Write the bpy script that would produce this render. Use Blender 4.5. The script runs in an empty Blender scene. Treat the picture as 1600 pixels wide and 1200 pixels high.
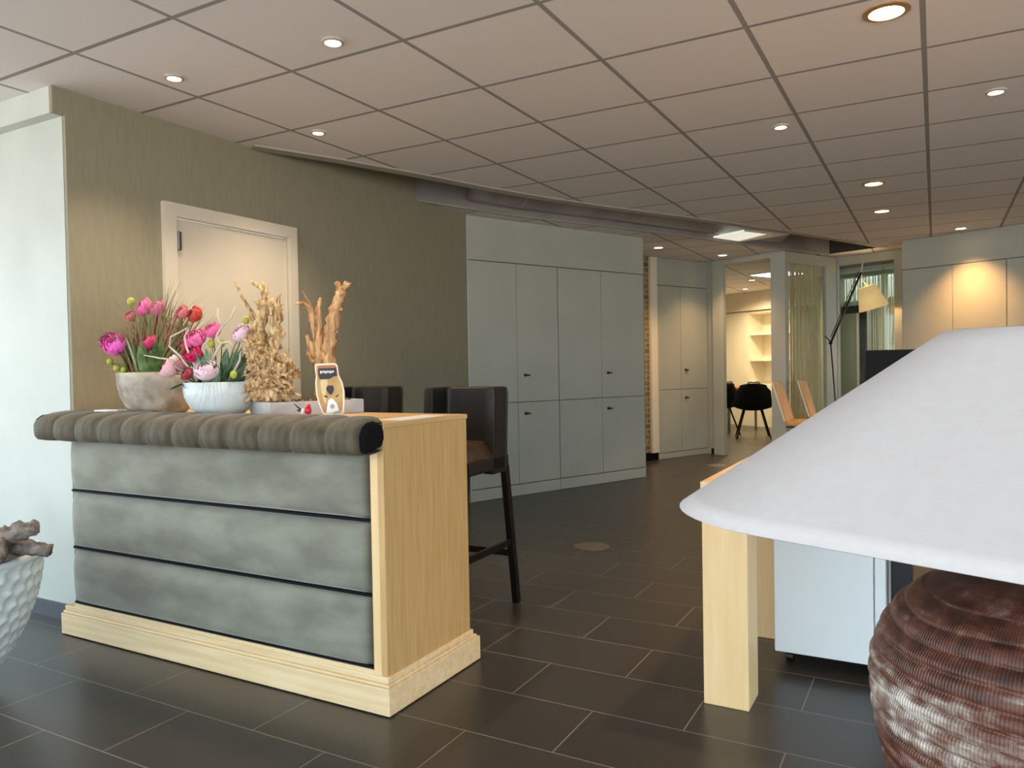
import bpy, bmesh, math, random
from mathutils import Vector, Matrix, noise
random.seed(7)
C = bpy.context.scene.collection
PI = math.pi
def sr(r, g, b):
    f = lambda c: (c/255/12.92) if c/255 <= .04045 else ((c/255+.055)/1.055)**2.4
    return (f(r), f(g), f(b), 1)

# ------------------------------------------------------------------ materials
def mat(name, col, rough=.6, metal=0, spec=.5, sheen=0, emit=None, estr=0, alpha=None):
    m = bpy.data.materials.new(name); m.use_nodes = True
    b = m.node_tree.nodes['Principled BSDF']
    b.inputs['Base Color'].default_value = col
    b.inputs['Roughness'].default_value = rough
    b.inputs['Metallic'].default_value = metal
    b.inputs['Specular IOR Level'].default_value = spec
    if sheen:
        b.inputs['Sheen Weight'].default_value = sheen
        b.inputs['Sheen Roughness'].default_value = .4
    if emit:
        b.inputs['Emission Color'].default_value = emit
        b.inputs['Emission Strength'].default_value = estr
    return m
def nodes(m): return m.node_tree.nodes, m.node_tree.links, m.node_tree.nodes['Principled BSDF']
def noisy(m, c1, c2, scale=5, detail=4, stretch=(1, 1, 1), bump=0, bscale=None, lo=.35, hi=.65, rough=None, dist=.02):
    """two-colour noise in object coordinates, optional bump"""
    N, L, b = nodes(m)
    tc = N.new('ShaderNodeTexCoord'); mp = N.new('ShaderNodeMapping'); mp.inputs['Scale'].default_value = stretch
    L.new(tc.outputs['Object'], mp.inputs['Vector'])
    n = N.new('ShaderNodeTexNoise'); n.inputs['Scale'].default_value = scale; n.inputs['Detail'].default_value = detail
    L.new(mp.outputs[0], n.inputs['Vector'])
    r = N.new('ShaderNodeValToRGB'); r.color_ramp.elements[0].position = lo; r.color_ramp.elements[1].position = hi
    r.color_ramp.elements[0].color = c1; r.color_ramp.elements[1].color = c2
    L.new(n.outputs['Fac'], r.inputs[0]); L.new(r.outputs[0], b.inputs['Base Color'])
    if bump:
        n2 = N.new('ShaderNodeTexNoise'); n2.inputs['Scale'].default_value = bscale or scale*4; n2.inputs['Detail'].default_value = 3
        L.new(mp.outputs[0], n2.inputs['Vector'])
        bp = N.new('ShaderNodeBump'); bp.inputs['Strength'].default_value = bump; bp.inputs['Distance'].default_value = dist
        L.new(n2.outputs['Fac'], bp.inputs['Height']); L.new(bp.outputs[0], b.inputs['Normal'])
    return m

M = {}
M['olive'] = noisy(mat('olive_wallpaper', sr(150, 144, 118), .75), sr(140, 135, 114), sr(147, 141, 119), 60, 3, (1, 1, .15), bump=.15, bscale=300, dist=.002)
M['pale'] = noisy(mat('pale_paint', sr(208, 212, 202), .5), sr(184, 190, 184), sr(192, 198, 192), 3)
M['mint'] = noisy(mat('grey_green_lacquer', sr(178, 181, 170), .38), sr(174, 178, 168), sr(181, 184, 174), 2)
M['gap'] = mat('shadow_joint', sr(60, 58, 52), .8)
M['cream'] = noisy(mat('cream_paint', sr(214, 205, 186), .45), sr(211, 202, 184), sr(218, 209, 191), 2)
M['creamwhite'] = mat('cream_white', sr(235, 228, 208), .5)
M['black'] = mat('black_plastic', sr(15, 15, 18), .6, spec=.12)
M['blackmetal'] = mat('black_metal', sr(16, 15, 15), .35, spec=.4)
M['steel'] = mat('brushed_steel', sr(150, 150, 150), .3, 1)
M['skirting'] = mat('dark_skirting_tile', sr(58, 62, 70), .35)
M['slotgrey'] = noisy(mat('grey_foil_duct', sr(150, 145, 145), .35), sr(136, 132, 132), sr(158, 152, 150), 2.5, 3, bump=.4, bscale=4)
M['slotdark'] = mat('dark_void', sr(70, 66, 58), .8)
M['trimgrey'] = mat('ceiling_edge_trim', sr(168, 162, 150), .6)
def wood(name, c1, c2, axis=2, scale=14, rough=.45):
    m = mat(name, c1, rough)
    st = [9, 9, 9]; st[axis] = .55
    noisy(m, c1, c2, scale, 5, st, bump=.12, bscale=40, lo=.3, hi=.7, dist=.003)
    return m
M['oak_v'] = wood('oak_vertical_grain', sr(188, 150, 96), sr(206, 170, 114), 2, 8)
M['oak_x'] = wood('oak_lengthwise_grain', sr(222, 192, 146), sr(236, 212, 170), 0, 5)
M['oak_pale'] = wood('pale_oak', sr(230, 194, 140), sr(238, 206, 156), 2, 5)
M['oak_y'] = wood('oak_crosswise_grain', sr(196, 158, 104), sr(214, 178, 122), 1, 6)
M['velvet'] = noisy(mat('grey_green_velvet', sr(140, 138, 122), .7, spec=.25, sheen=.35), sr(116, 115, 103), sr(142, 142, 129), 4, 5, (1, 1, 2.4), bump=.1, bscale=160, dist=.002)
M['velvet_dark'] = noisy(mat('olive_brown_velvet', sr(100, 92, 76), .65, spec=.25, sheen=.12), sr(70, 64, 50), sr(96, 88, 72), 16, 4, (2.2, 1, .6), bump=.15, bscale=120, dist=.002)
M['velvet_black'] = mat('black_piping_fabric', sr(14, 14, 17), .75, spec=.15)
M['leather'] = noisy(mat('dark_brown_leather', sr(30, 26, 25), .42, spec=.4), sr(25, 22, 21), sr(34, 29, 27), 12, 3, bump=.12, bscale=90, dist=.003)
M['leather_brown'] = noisy(mat('brown_leather_seat', sr(62, 46, 32), .42), sr(42, 31, 23), sr(60, 44, 31), 12, 3, bump=.12, bscale=90, dist=.003)
M['tan'] = noisy(mat('tan_leather', sr(222, 172, 98), .45), sr(214, 162, 88), sr(230, 182, 110), 6)
M['whitelac'] = mat('white_lacquer', sr(226, 232, 234), .35)
M['linen'] = noisy(mat('white_linen', sr(208, 204, 204), .85, spec=.2), sr(197, 193, 194), sr(199, 196, 197), 90, 3, bump=.12, bscale=500, dist=.001)
M['stone'] = noisy(mat('beige_stone_pot', sr(160, 150, 136), .8), sr(138, 126, 112), sr(186, 178, 164), 14, 6, bump=.5, bscale=40, dist=.006)
M['whitepot'] = noisy(mat('white_glazed_pot', sr(212, 222, 224), .35), sr(206, 217, 219), sr(220, 229, 231), 6)
M['whitecer'] = mat('white_dimpled_ceramic', sr(206, 214, 214), .3)
M['concrete'] = noisy(mat('pale_concrete_tray', sr(188, 188, 190), .8), sr(178, 178, 181), sr(200, 200, 203), 10, 5, bump=.2)
M['chips'] = noisy(mat('bark_chips', sr(120, 84, 58), .85), sr(74, 50, 36), sr(176, 132, 96), 40, 4)
M['soil'] = noisy(mat('dark_soil', sr(58, 46, 38), .95), sr(44, 35, 30), sr(74, 58, 46), 60, 3, bump=.6, bscale=90)
M['drift'] = noisy(mat('bleached_driftwood', sr(206, 168, 112), .7), sr(150, 104, 58), sr(236, 206, 154), 40, 6, (2.2, 2.2, .6), bump=.9, bscale=60, dist=.008)
M['drift2'] = noisy(mat('reddish_driftwood', sr(200, 152, 100), .7), sr(142, 92, 52), sr(222, 180, 128), 20, 6, (3, 3, .4), bump=.7, bscale=40, dist=.008)
M['log'] = noisy(mat('grey_weathered_log', sr(120, 108, 100), .85), sr(84, 74, 68), sr(150, 138, 130), 30, 6, (1, 1, 1), bump=.8, bscale=70, dist=.006)
M['leaf'] = noisy(mat('green_leaf', sr(84, 112, 66), .5), sr(62, 94, 52), sr(118, 142, 84), 30)
M['leafblue'] = noisy(mat('blue_green_leaf', sr(76, 104, 92), .5), sr(74, 112, 88), sr(124, 152, 124), 30)
M['grassg'] = mat('olive_grass', sr(112, 116, 62), .6)
M['grassb'] = mat('brown_grass', sr(142, 104, 72), .7)
M['twig'] = mat('bleached_twig', sr(206, 194, 178), .7)
M['bud'] = mat('lime_bud', sr(172, 178, 70), .5)
for n, c in dict(pink=(242, 118, 178), magenta=(216, 60, 160), hot=(244, 110, 208), rose=(214, 66, 116), crimson=(206, 20, 88), blush=(246, 190, 200), palepink=(246, 216, 230), salmon=(226, 130, 140), red=(206, 72, 62), dustred=(176, 62, 74)).items():
    M[n] = mat('petal_'+n, sr(*c), .55, sheen=.2)
M['lampblack'] = mat('black_arm', sr(60, 54, 48), .4, .6)
M['shadewarm'] = mat('parchment_shade', sr(238, 206, 130), .7, emit=(1, .72, .34, 1), estr=.35)
M['bulb'] = mat('downlight_lens_led', (1, 1, 1, 1), .5, emit=(1, .86, .62, 1), estr=14)
M['bezel'] = mat('brass_bezel', sr(196, 160, 110), .35, .6)
M['bezelw'] = mat('white_bezel', sr(180, 172, 158), .4)
M['panel_light'] = mat('light_panel', (1, 1, 1, 1), .5, emit=(1, .95, .86, 1), estr=4)
M['skypanel'] = mat('daylight_panel', (1, 1, 1, 1), .5, emit=(.93, .95, .80, 1), estr=.62)
M['paper'] = mat('white_paper', sr(226, 224, 222), .6)
M['signrim'] = mat('cream_card', sr(242, 222, 196), .5)
M['amber'] = noisy(mat('amber_print', sr(186, 134, 60), .4), sr(168, 116, 50), sr(206, 166, 96), 9, 2)
M['white'] = mat('white_print', sr(236, 234, 232), .5)
M['darkprint'] = mat('dark_print', sr(36, 26, 26), .5)
M['redtoy'] = mat('red_enamel', sr(206, 24, 56), .3)
M['drain'] = noisy(mat('metal_floor_cover', sr(112, 104, 94), .45, .3), sr(100, 94, 86), sr(124, 116, 104), 60, 3, bump=.3, bscale=200)
M['screen'] = mat('monitor_shell', sr(12, 13, 18), .6, spec=.15)
M['tabletop'] = wood('red_brown_tabletop', sr(176, 96, 44), sr(196, 116, 60), 0, 5)
M['taupe'] = mat('taupe_panel', sr(118, 110, 84), .5)
M['doormint'] = mat('grey_green_door', sr(160, 166, 142), .5)

def glass_mat():
    m = bpy.data.materials.new('clear_pane'); m.use_nodes = True; N = m.node_tree.nodes; L = m.node_tree.links; N.clear()
    o = N.new('ShaderNodeOutputMaterial'); mx = N.new('ShaderNodeMixShader'); t = N.new('ShaderNodeBsdfTransparent'); g = N.new('ShaderNodeBsdfGlossy')
    t.inputs[0].default_value = (.93, .96, .94, 1); g.inputs['Roughness'].default_value = .02
    lw = N.new('ShaderNodeLayerWeight'); pw = N.new('ShaderNodeMath'); pw.operation = 'POWER'; pw.inputs[1].default_value = 5
    f = N.new('ShaderNodeMath'); f.operation = 'MULTIPLY_ADD'; f.inputs[1].default_value = .9; f.inputs[2].default_value = .03
    L.new(lw.outputs['Facing'], pw.inputs[0]); L.new(pw.outputs[0], f.inputs[0]); L.new(f.outputs[0], mx.inputs[0]); L.new(t.outputs[0], mx.inputs[1]); L.new(g.outputs[0], mx.inputs[2]); L.new(mx.outputs[0], o.inputs[0]); return m
M['glass'] = glass_mat()
def string_mat():
    m = mat('cream_string_curtain', sr(236, 230, 208), .8); N, L, b = nodes(m)
    t = N.new('ShaderNodeBsdfTranslucent'); t.inputs[0].default_value = sr(236, 230, 208); mx = N.new('ShaderNodeMixShader'); mx.inputs[0].default_value = .4
    L.new(b.outputs[0], mx.inputs[1]); L.new(t.outputs[0], mx.inputs[2]); L.new(mx.outputs[0], N['Material Output'].inputs[0]); return m
M['string'] = string_mat()
def brick_common(m, coord_shift, bw, rh, mortar, c1, c2, cm, offset, bump, noise_amt=0, rough=None):
    N, L, b = nodes(m)
    tc = N.new('ShaderNodeNewGeometry'); mp = N.new('ShaderNodeMapping'); mp.inputs['Location'].default_value = coord_shift
    L.new(tc.outputs['Position'], mp.inputs['Vector'])
    br = N.new('ShaderNodeTexBrick'); br.offset = offset; br.squash = 1
    for k, v in (('Scale', 1), ('Mortar Size', mortar), ('Mortar Smooth', .1), ('Bias', 0), ('Brick Width', bw), ('Row Height', rh)): br.inputs[k].default_value = v
    br.inputs['Color1'].default_value = c1; br.inputs['Color2'].default_value = c2; br.inputs['Mortar'].default_value = cm
    L.new(mp.outputs[0], br.inputs['Vector'])
    L.new(br.outputs['Color'], b.inputs['Base Color'])
    bp = N.new('ShaderNodeBump'); bp.inputs['Strength'].default_value = bump; bp.inputs['Distance'].default_value = .002; bp.invert = True
    L.new(br.outputs['Fac'], bp.inputs['Height']); L.new(bp.outputs[0], b.inputs['Normal'])
    return m, br, mp
GX0, GY0, GW = -3.0707, 1.9029, .6071
M['floor'], br_, mp_ = brick_common(mat('dark_stone_tiles', sr(56, 54, 53), .28, spec=.5), (1.008-.307+.614*40, -2.0268+.309*40, 0), .614, .309, .0022, sr(56, 52, 48), sr(62, 57, 52), sr(128, 119, 107), .5, .3)
N_, L_, b_ = nodes(M['floor'])
nz = N_.new('ShaderNodeTexNoise'); nz.inputs['Scale'].default_value = 2.0; nz.inputs['Detail'].default_value = 2
mr = N_.new('ShaderNodeMapRange'); mr.inputs[3].default_value = .29; mr.inputs[4].default_value = .33
L_.new(mp_.outputs[0], nz.inputs['Vector']); L_.new(nz.outputs['Fac'], mr.inputs[0]); L_.new(mr.outputs[0], b_.inputs['Roughness'])
M['ceil'], br2, mp2 = brick_common(mat('ceiling_tiles', sr(205, 203, 200), .85, spec=.2), (-GX0+GW*40, -GY0+.6*40, 0), GW, .6, .011, sr(226, 222, 219), sr(223, 219, 216), sr(150, 146, 142), 0, .5)
M['brick'], _, mpb = brick_common(mat('yellow_brick', sr(150, 130, 90), .85), (0, 0, 0), .21, .065, .008, sr(150, 130, 84), sr(116, 98, 62), sr(168, 156, 128), .5, .8)
mpb.inputs['Rotation'].default_value = (PI/2, 0, 0); tcb = M['brick'].node_tree.nodes.new('ShaderNodeTexCoord'); M['brick'].node_tree.links.new(tcb.outputs['Object'], mpb.inputs['Vector'])
mpb.inputs['Location'].default_value = (3, 5, 0)

# ------------------------------------------------------------------ mesh helpers
def obj(name, verts, faces, m, parent=None, smooth=False, bevel=0, seg=2, loc=None, kind=None, sub=0, solid=0):
    me = bpy.data.meshes.new(name); me.from_pydata([tuple(v) for v in verts], [], faces); me.update()
    bm = bmesh.new(); bm.from_mesh(me); bmesh.ops.recalc_face_normals(bm, faces=bm.faces); bm.to_mesh(me); bm.free()
    o = bpy.data.objects.new(name, me); C.objects.link(o)
    if m: me.materials.append(m if not isinstance(m, str) else M[m])
    if smooth:
        for p in me.polygons: p.use_smooth = True
    if solid:
        s = o.modifiers.new('s', 'SOLIDIFY'); s.thickness = solid; s.offset = 0
    if bevel:
        b = o.modifiers.new('b', 'BEVEL'); b.width = bevel; b.segments = seg; b.limit_method = 'ANGLE'; b.angle_limit = .6
    if sub:
        s = o.modifiers.new('ss', 'SUBSURF'); s.levels = sub; s.render_levels = sub
    if parent: o.parent = parent
    if loc is not None: o.location = loc
    if kind: o['kind'] = kind
    return o
class B:
    """vertex/face collector"""
    def __init__(s): s.v = []; s.f = []
    def add(s, v, f):
        n = len(s.v); s.v += [tuple(x) for x in v]; s.f += [tuple(i+n for i in q) for q in f]; return s
    def box(s, x0, x1, y0, y1, z0, z1):
        return s.add([(x0, y0, z0), (x1, y0, z0), (x1, y1, z0), (x0, y1, z0), (x0, y0, z1), (x1, y0, z1), (x1, y1, z1), (x0, y1, z1)],
                     [(0, 3, 2, 1), (4, 5, 6, 7), (0, 1, 5, 4), (1, 2, 6, 5), (2, 3, 7, 6), (3, 0, 4, 7)])
    def beam(s, a, b, w, h=None, up=(0, 0, 1)):
        h = h or w; a = Vector(a); b = Vector(b); d = (b-a).normalized(); u = Vector(up)
        if abs(d.dot(u)) > .98: u = Vector((1, 0, 0))
        sx = d.cross(u).normalized(); sy = sx.cross(d).normalized()
        v = []
        for p in (a, b):
            for i, j in ((-1, -1), (1, -1), (1, 1), (-1, 1)): v.append(p+sx*i*w/2+sy*j*h/2)
        return s.add(v, [(0, 1, 2, 3), (7, 6, 5, 4), (0, 4, 5, 1), (1, 5, 6, 2), (2, 6, 7, 3), (3, 7, 4, 0)])
    def tube(s, pts, rad, n=8, jit=0, seed=0, cap=True):
        pts = [Vector(p) for p in pts]; k = len(pts)
        if not hasattr(rad, '__len__'): rad = [rad]*k
        v = []; ref = Vector((.13, .27, .95)).normalized(); pd = None
        for i, p in enumerate(pts):
            d = (pts[min(i+1, k-1)]-pts[max(i-1, 0)]).normalized()
            if abs(d.dot(ref)) > .95: ref = Vector((.9, .3, .1)).normalized()
            sx = (ref-d*ref.dot(d)).normalized(); sy = d.cross(sx); ref = sx
            for a in range(n):
                t = 2*PI*a/n; q = p+(sx*math.cos(t)+sy*math.sin(t))*rad[i]
                if jit: q += (q-p)*jit*noise.noise(q*60+Vector((seed, 0, 0)))*1.6
                v.append(q)
        f = [(i*n+a, i*n+(a+1) % n, (i+1)*n+(a+1) % n, (i+1)*n+a) for i in range(k-1) for a in range(n)]
        if cap: f += [tuple(range(n))[::-1], tuple((k-1)*n+a for a in range(n))]
        return s.add(v, f)
    def lathe(s, prof, n=48, c=(0, 0), close=False, fn=None):
        v = []
        for r, z in prof:
            for a in range(n):
                t = 2*PI*a/n; rr = r if fn is None else fn(r, z, t)
                v.append((c[0]+rr*math.cos(t), c[1]+rr*math.sin(t), z))
        k = len(prof); f = [(i*n+a, i*n+(a+1) % n, (i+1)*n+(a+1) % n, (i+1)*n+a) for i in range(k-1) for a in range(n)]
        if prof[0][0] > 1e-4 and not close: f.append(tuple(range(n))[::-1])
        if prof[-1][0] > 1e-4 and not close: f.append(tuple((k-1)*n+a for a in range(n)))
        return s.add(v, f)
    def prism(s, poly, z0, z1):
        n = len(poly); v = [(x, y, z0) for x, y in poly]+[(x, y, z1) for x, y in poly]
        return s.add(v, [tuple(range(n))[::-1], tuple(range(n, 2*n))]+[(i, (i+1) % n, (i+1) % n+n, i+n) for i in range(n)])
    def ball(s, c, r, n=10, sq=(1, 1, 1)):
        c = Vector(c); v = []; m = n//2+1
        for i in range(m+1):
            ph = PI*i/m
            for a in range(n):
                t = 2*PI*a/n; v.append((c.x+r*sq[0]*math.sin(ph)*math.cos(t), c.y+r*sq[1]*math.sin(ph)*math.sin(t), c.z+r*sq[2]*math.cos(ph)))
        return s.add(v, [(i*n+a, i*n+(a+1) % n, (i+1)*n+(a+1) % n, (i+1)*n+a) for i in range(m) for a in range(n)])
    def out(s, name, m, parent=None, **k): return obj(name, s.v, s.f, m, parent, **k)
def thing(name, label, cat, loc=(0, 0, 0), rz=0, group=None, kind=None):
    o = bpy.data.objects.new(name, None); C.objects.link(o); o.location = loc; o.rotation_euler = (0, 0, rz); o.empty_display_size = .1
    if label: o['label'] = label
    if cat: o['category'] = cat
    if group: o['group'] = group
    if kind: o['kind'] = kind
    return o
def tag(o, label, cat, group=None, kind=None):
    o['label'] = label; o['category'] = cat
    if group: o['group'] = group
    if kind: o['kind'] = kind
    return o
def dup(root, loc, rz, label, scale=1):
    r = root.copy(); C.objects.link(r); r.location = loc; r.rotation_euler = (0, 0, rz); r['label'] = label; r.scale = (scale,)*3
    for ch in list(root.children):
        c = ch.copy(); C.objects.link(c); c.parent = r
        for g in list(ch.children):
            d = g.copy(); C.objects.link(d); d.parent = c
    return r

Z = 2.468
TH = math.radians(66.5); V = Vector((math.cos(TH), math.sin(TH), 0)); U = Vector((math.sin(TH), -math.cos(TH), 0))
def st(name, bb, m, **k): return bb.out(name, m, kind='structure', **k)

# ------------------------------------------------------------------ shell
st('floor', B().box(-7, 5, -3.2, 19, -.06, 0), 'floor')
near = [(-3.51, 3.21), (-3.29, 3.70), (-3.10, 4.22), (-2.93, 4.75), (-2.70, 5.35), (-2.42, 5.95), (-1.90, 6.93), (-1.65, 7.42), (-1.24, 8.25), (-.55, 9.80)]
far = [(-3.51, 4.83), (-3.17, 5.77), (-2.67, 6.74), (-2.09, 7.95), (-1.88, 8.47), (-1.12, 10.04)]
cm = B()
cm.prism([(5, -3.2), (5, 9.8)]+near[::-1]+[(-7, 3.21), (-7, -3.2)], Z, Z+.02)
P3_ = Vector((-1.08, 10.42, 0)); Q_ = P3_+V*1.8
cm.prism([(-7, 4.83)]+far+[(-.55, 9.8), (5, 9.8), (5, 9.9), tuple((Q_+U*1.2+V*.15)[:2]), tuple((Q_-U*.95+V*.15)[:2]), (-.73, 13.4), (-7, 19)], Z, Z+.02)
st('wall_meeting_right', B().beam((-1.22, 12.52, 1.234), (-.73, 13.36, 1.234), .05, 2.46), 'cream')
cm.prism([(-7, 3.21), (-3.51, 3.21), (-3.51, 4.83), (-7, 4.83)], Z, Z+.02)
st('ceiling', cm, 'ceil')
def strip(pts, z0, z1, off=0):
    b = B(); n = len(pts)
    b.v = [(x, y, z0) for x, y in pts]+[(x, y, z1) for x, y in pts]; b.f = [(i, i+1, n+i+1, n+i) for i in range(n-1)]; return b
def offset(pts, d):
    o = []
    for i, p in enumerate(pts):
        a = Vector(pts[max(i-1, 0)]); b = Vector(pts[min(i+1, len(pts)-1)]); t = (b-a).normalized(); o.append((p[0]+t.y*d, p[1]-t.x*d))
    return o
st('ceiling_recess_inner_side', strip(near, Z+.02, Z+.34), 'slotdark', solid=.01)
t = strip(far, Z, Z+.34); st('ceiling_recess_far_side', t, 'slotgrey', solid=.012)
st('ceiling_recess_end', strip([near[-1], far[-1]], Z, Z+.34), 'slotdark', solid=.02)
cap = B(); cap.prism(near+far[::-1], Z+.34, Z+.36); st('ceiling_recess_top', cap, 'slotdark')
# raised edge trims of the slot
def flatstrip(pts, d, z0, z1):
    a = pts; b = offset(pts, d); r = B(); n = len(a)
    for i in range(n-1): r.prism([a[i], a[i+1], b[i+1], b[i]], z0, z1)
    return r
st('trim_1', flatstrip(near, .09, Z-.012, Z-.001), 'trimgrey')
st('trim_2', flatstrip(far, -.03, Z-.012, Z-.001), 'trimgrey')
# seams of the duct in the slot, label plate
duct = thing('ventilation_duct', 'grey foil-wrapped ventilation duct running inside the curved ceiling slot', 'duct')
fo = offset(far, .06)
pts = []
for i in range(len(fo)-1):
    for k in range(6):
        q = k/6; pts.append((fo[i][0]*(1-q)+fo[i+1][0]*q, fo[i][1]*(1-q)+fo[i+1][1]*q))
pts = [p for p in pts if p[1] > 5.2 and p[1] < 9.2]
B().tube([(p[0]+.05, p[1]-.02, Z+.16) for p in pts], .13, 16).out('duct_body', 'slotgrey', duct, smooth=True)
for i in range(3, len(pts)-1, 3):
    a = Vector((pts[i][0]+.05, pts[i][1]-.02, Z+.16)); b = Vector((pts[i+1][0]+.05, pts[i+1][1]-.02, Z+.16)); d = (b-a).normalized()
    B().tube([a-d*.006, a+d*.006], .1325, 16).out('seam_band', 'trimgrey', duct, smooth=True)
lp = Vector((-2.70, 6.42, 0))
B().box(-.09, .09, -.01, .004, -.05, .05).out('label_plate', 'paper', duct)
o = duct.children[-1]; o.location = (-2.62+.0, 6.50, Z+.09); o.rotation_euler = (math.radians(-35), 0, TH)

# left wall (olive), pale wall facing the camera and its lintel
ow = B(); ow.add([(-3.505, 2.055, 2.348), (-3.505, 2.055, Z), (-3.505, 3.21, Z), (-3.505, 3.21, Z+.34), (-3.505, 4.83, Z+.34), (-3.505, 4.83, Z), (-3.505, 5.55, Z), (-3.505, 5.55, 0), (-3.505, 3.54, 0), (-3.505, 3.54, 2.05), (-3.505, 2.60, 2.05), (-3.505, 2.60, 0), (-3.505, 2.113, 0), (-3.505, 2.113, 2.348)], [tuple(range(14))])
o = st('wall_left', ow, 'olive', solid=.02)
o.modifiers['s'].offset = 0
b = B().box(-7, -3.52, 2.113, 2.2, 0, 2.348)
st('wall_left_return', b, 'pale')
st('wall_left_lintel', B().box(-7, -3.517, 2.055, 2.2, 2.348, Z), 'pale')
st('baseboard_left', B().box(-7, -3.50, 2.10, 2.113, 0, .075), 'skirting')
# door in olive wall
d1 = thing('door_1', None, None, (-3.505, 2.6, 0), kind='structure')
f = B(); up_ = [(0, 0), (.075, 0), (.075, 1.975), (.875, 1.975), (.875, 0), (.94, 0), (.94, 2.045), (0, 2.045)]; n8 = 8
f.add([(-.02, y, z) for y, z in up_]+[(.035, y, z) for y, z in up_], [(0, 1, 2, 7), (2, 3, 6, 7), (3, 4, 5, 6), (15, 10, 9, 8), (15, 14, 11, 10), (14, 13, 12, 11)]+[(i, (i+1) % 8, (i+1) % 8+8, i+8) for i in range(8)])
f.out('door_frame', 'cream', d1)
B().box(-.03, .012, .082, .870, .01, 1.968).out('door_leaf', 'cream', d1, bevel=.003)
for z in (.25, 1.0, 1.80): B().box(.012, .04, .078, .1, z, z+.1).out('hinge', 'steel', d1, bevel=.004)
B().tube([(.05, .82, 1.05), (.05, .70, 1.05)], .009, 10).box(.012, .03, .80, .84, .96, 1.1).out('door_handle', 'steel', d1)
# distant and off-frame shell
st('wall_right', B().box(4.9, 5.0, 3.6, 9.8, 0, Z), 'olive')
wl = []
for nm, x0, x1, y0, y1, n in (('window_1', -6.9, 4.9, -3.1, -3.02, 7), ('window_2', -6.95, -6.87, -3.1, 2.1, 3), ('window_6', 4.9, 4.98, -3.1, 3.6, 4)):
    wn = thing(nm, None, None, (0, 0, 0), kind='structure'); fr = B(); horiz = (x1-x0) > (y1-y0)
    L0, L1 = (x0, x1) if horiz else (y0, y1)
    for i in range(n+1):
        p = L0+(L1-L0)*i/n
        if horiz: fr.box(p-.035, p+.035, y0, y1, 0, Z)
        else: fr.box(x0, x1, p-.035, p+.035, 0, Z)
    fr.box(x0, x1, y0, y1, 0, .09).box(x0, x1, y0, y1, Z-.1, Z)
    fr.out('window_frame', 'black', wn)
st('wall_left_far', B().box(-7.1, -6.96, -3.2, 2.1, 0, .02), 'pale')

# ------------------------------------------------------------------ cabinets built in along V
def place(o, p, zrot): o.location = p; o.rotation_euler = (0, 0, zrot)
def cabinet(name, label, origin, zrot, w, cols, zsplit, ztop, plinth, knobs, side=1, depth=.46, grp=None, topw=None):
    """local frame: x along the front, front face at y=0 facing -y"""
    t = thing(name, label, 'cabinet', origin, zrot, grp)
    B().box(0, w, .021, depth, 0, Z-.002).out('carcass', 'gap', t)
    B().box(0, w, 0, .02, .002, plinth-.004).out('plinth', 'mint', t, bevel=.002)
    tw_ = w if topw is None else topw
    if tw_: B().box(0, tw_, 0, .02, ztop+.004, Z-.003).out('top_panel', 'mint', t, bevel=.002)
    g = .0025
    for i in range(len(cols)-1):
        a, b = cols[i]+g, cols[i+1]-g
        zs = ((plinth, zsplit), (zsplit, ztop)) if zsplit else ((plinth, ztop),)
        for z0, z1 in zs:
            d = B().box(a, b, 0, .02, z0+g, z1-g).out('door', 'mint', t, bevel=.002)
            for (kx, kz) in knobs:
                if a < kx < b and z0 < kz < z1:
                    k = B(); k.tube([(kx-.012, -.001, kz), (kx-.012, -.016, kz)], .014, 14); k.tube([(kx-.014, -.012, kz), (kx+.036, -.012, kz-.002)], .0075, 8)
                    k.out('latch', 'lampblack', d, smooth=False)
    B().box(-.001, 0, .0, depth, 0, Z-.002).out('side_panel', 'mint', t); B().box(w, w+.001, .0, depth, 0, Z-.002).out('side_panel', 'mint', t)
    return t
AV = TH  # x axis along V => front (-y local) faces +U
O1 = Vector((-3.494, 5.556, 0))
cabinet('storage_cabinet', 'grey-green built-in cupboard beside the olive wall, behind the bar stools', O1, AV, 1.015, [0, .525, 1.012], .842, 2.085, .105, [(.62, 1.085), (.62, .738)], topw=2.185)
cabinet('storage_cabinet', 'grey-green built-in cupboard between the stool cupboard and the brick pier', O1+V*1.02, AV, 1.165, [0, .555, 1.162], .842, 2.085, .105, [(.645, 1.088), (.645, .736)], topw=0)
O2 = Vector((-2.962, 9.01, 0))
cabinet('storage_cabinet', 'narrow two-column grey-green cupboard beyond the brick pier, beside the glazed partition', O2, AV, .955, [0, .435, .952], .85, 2.13, .075, [(.53, 1.09), (.53, .743)], depth=.3)
O4 = Vector((-.316, 9.422, 0)); AU = math.atan2(U.y, U.x)
for i in range(4):
    lab = ['grey-green wall cupboard under the warm light pool, nearest the glazed partition', 'grey-green wall cupboard just right of the light pool, above the lampshade', 'grey-green wall cupboard second from the right end of its row', 'grey-green wall cupboard at the right end of its row'][i]
    cabinet('wall_cupboard', lab, O4+U*1.022*i, AU, 1.02, [0, .515, 1.018], .84, 2.145, .1, [(.56, 1.05)], depth=.44, topw=4.086 if i == 0 else 0)
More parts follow.
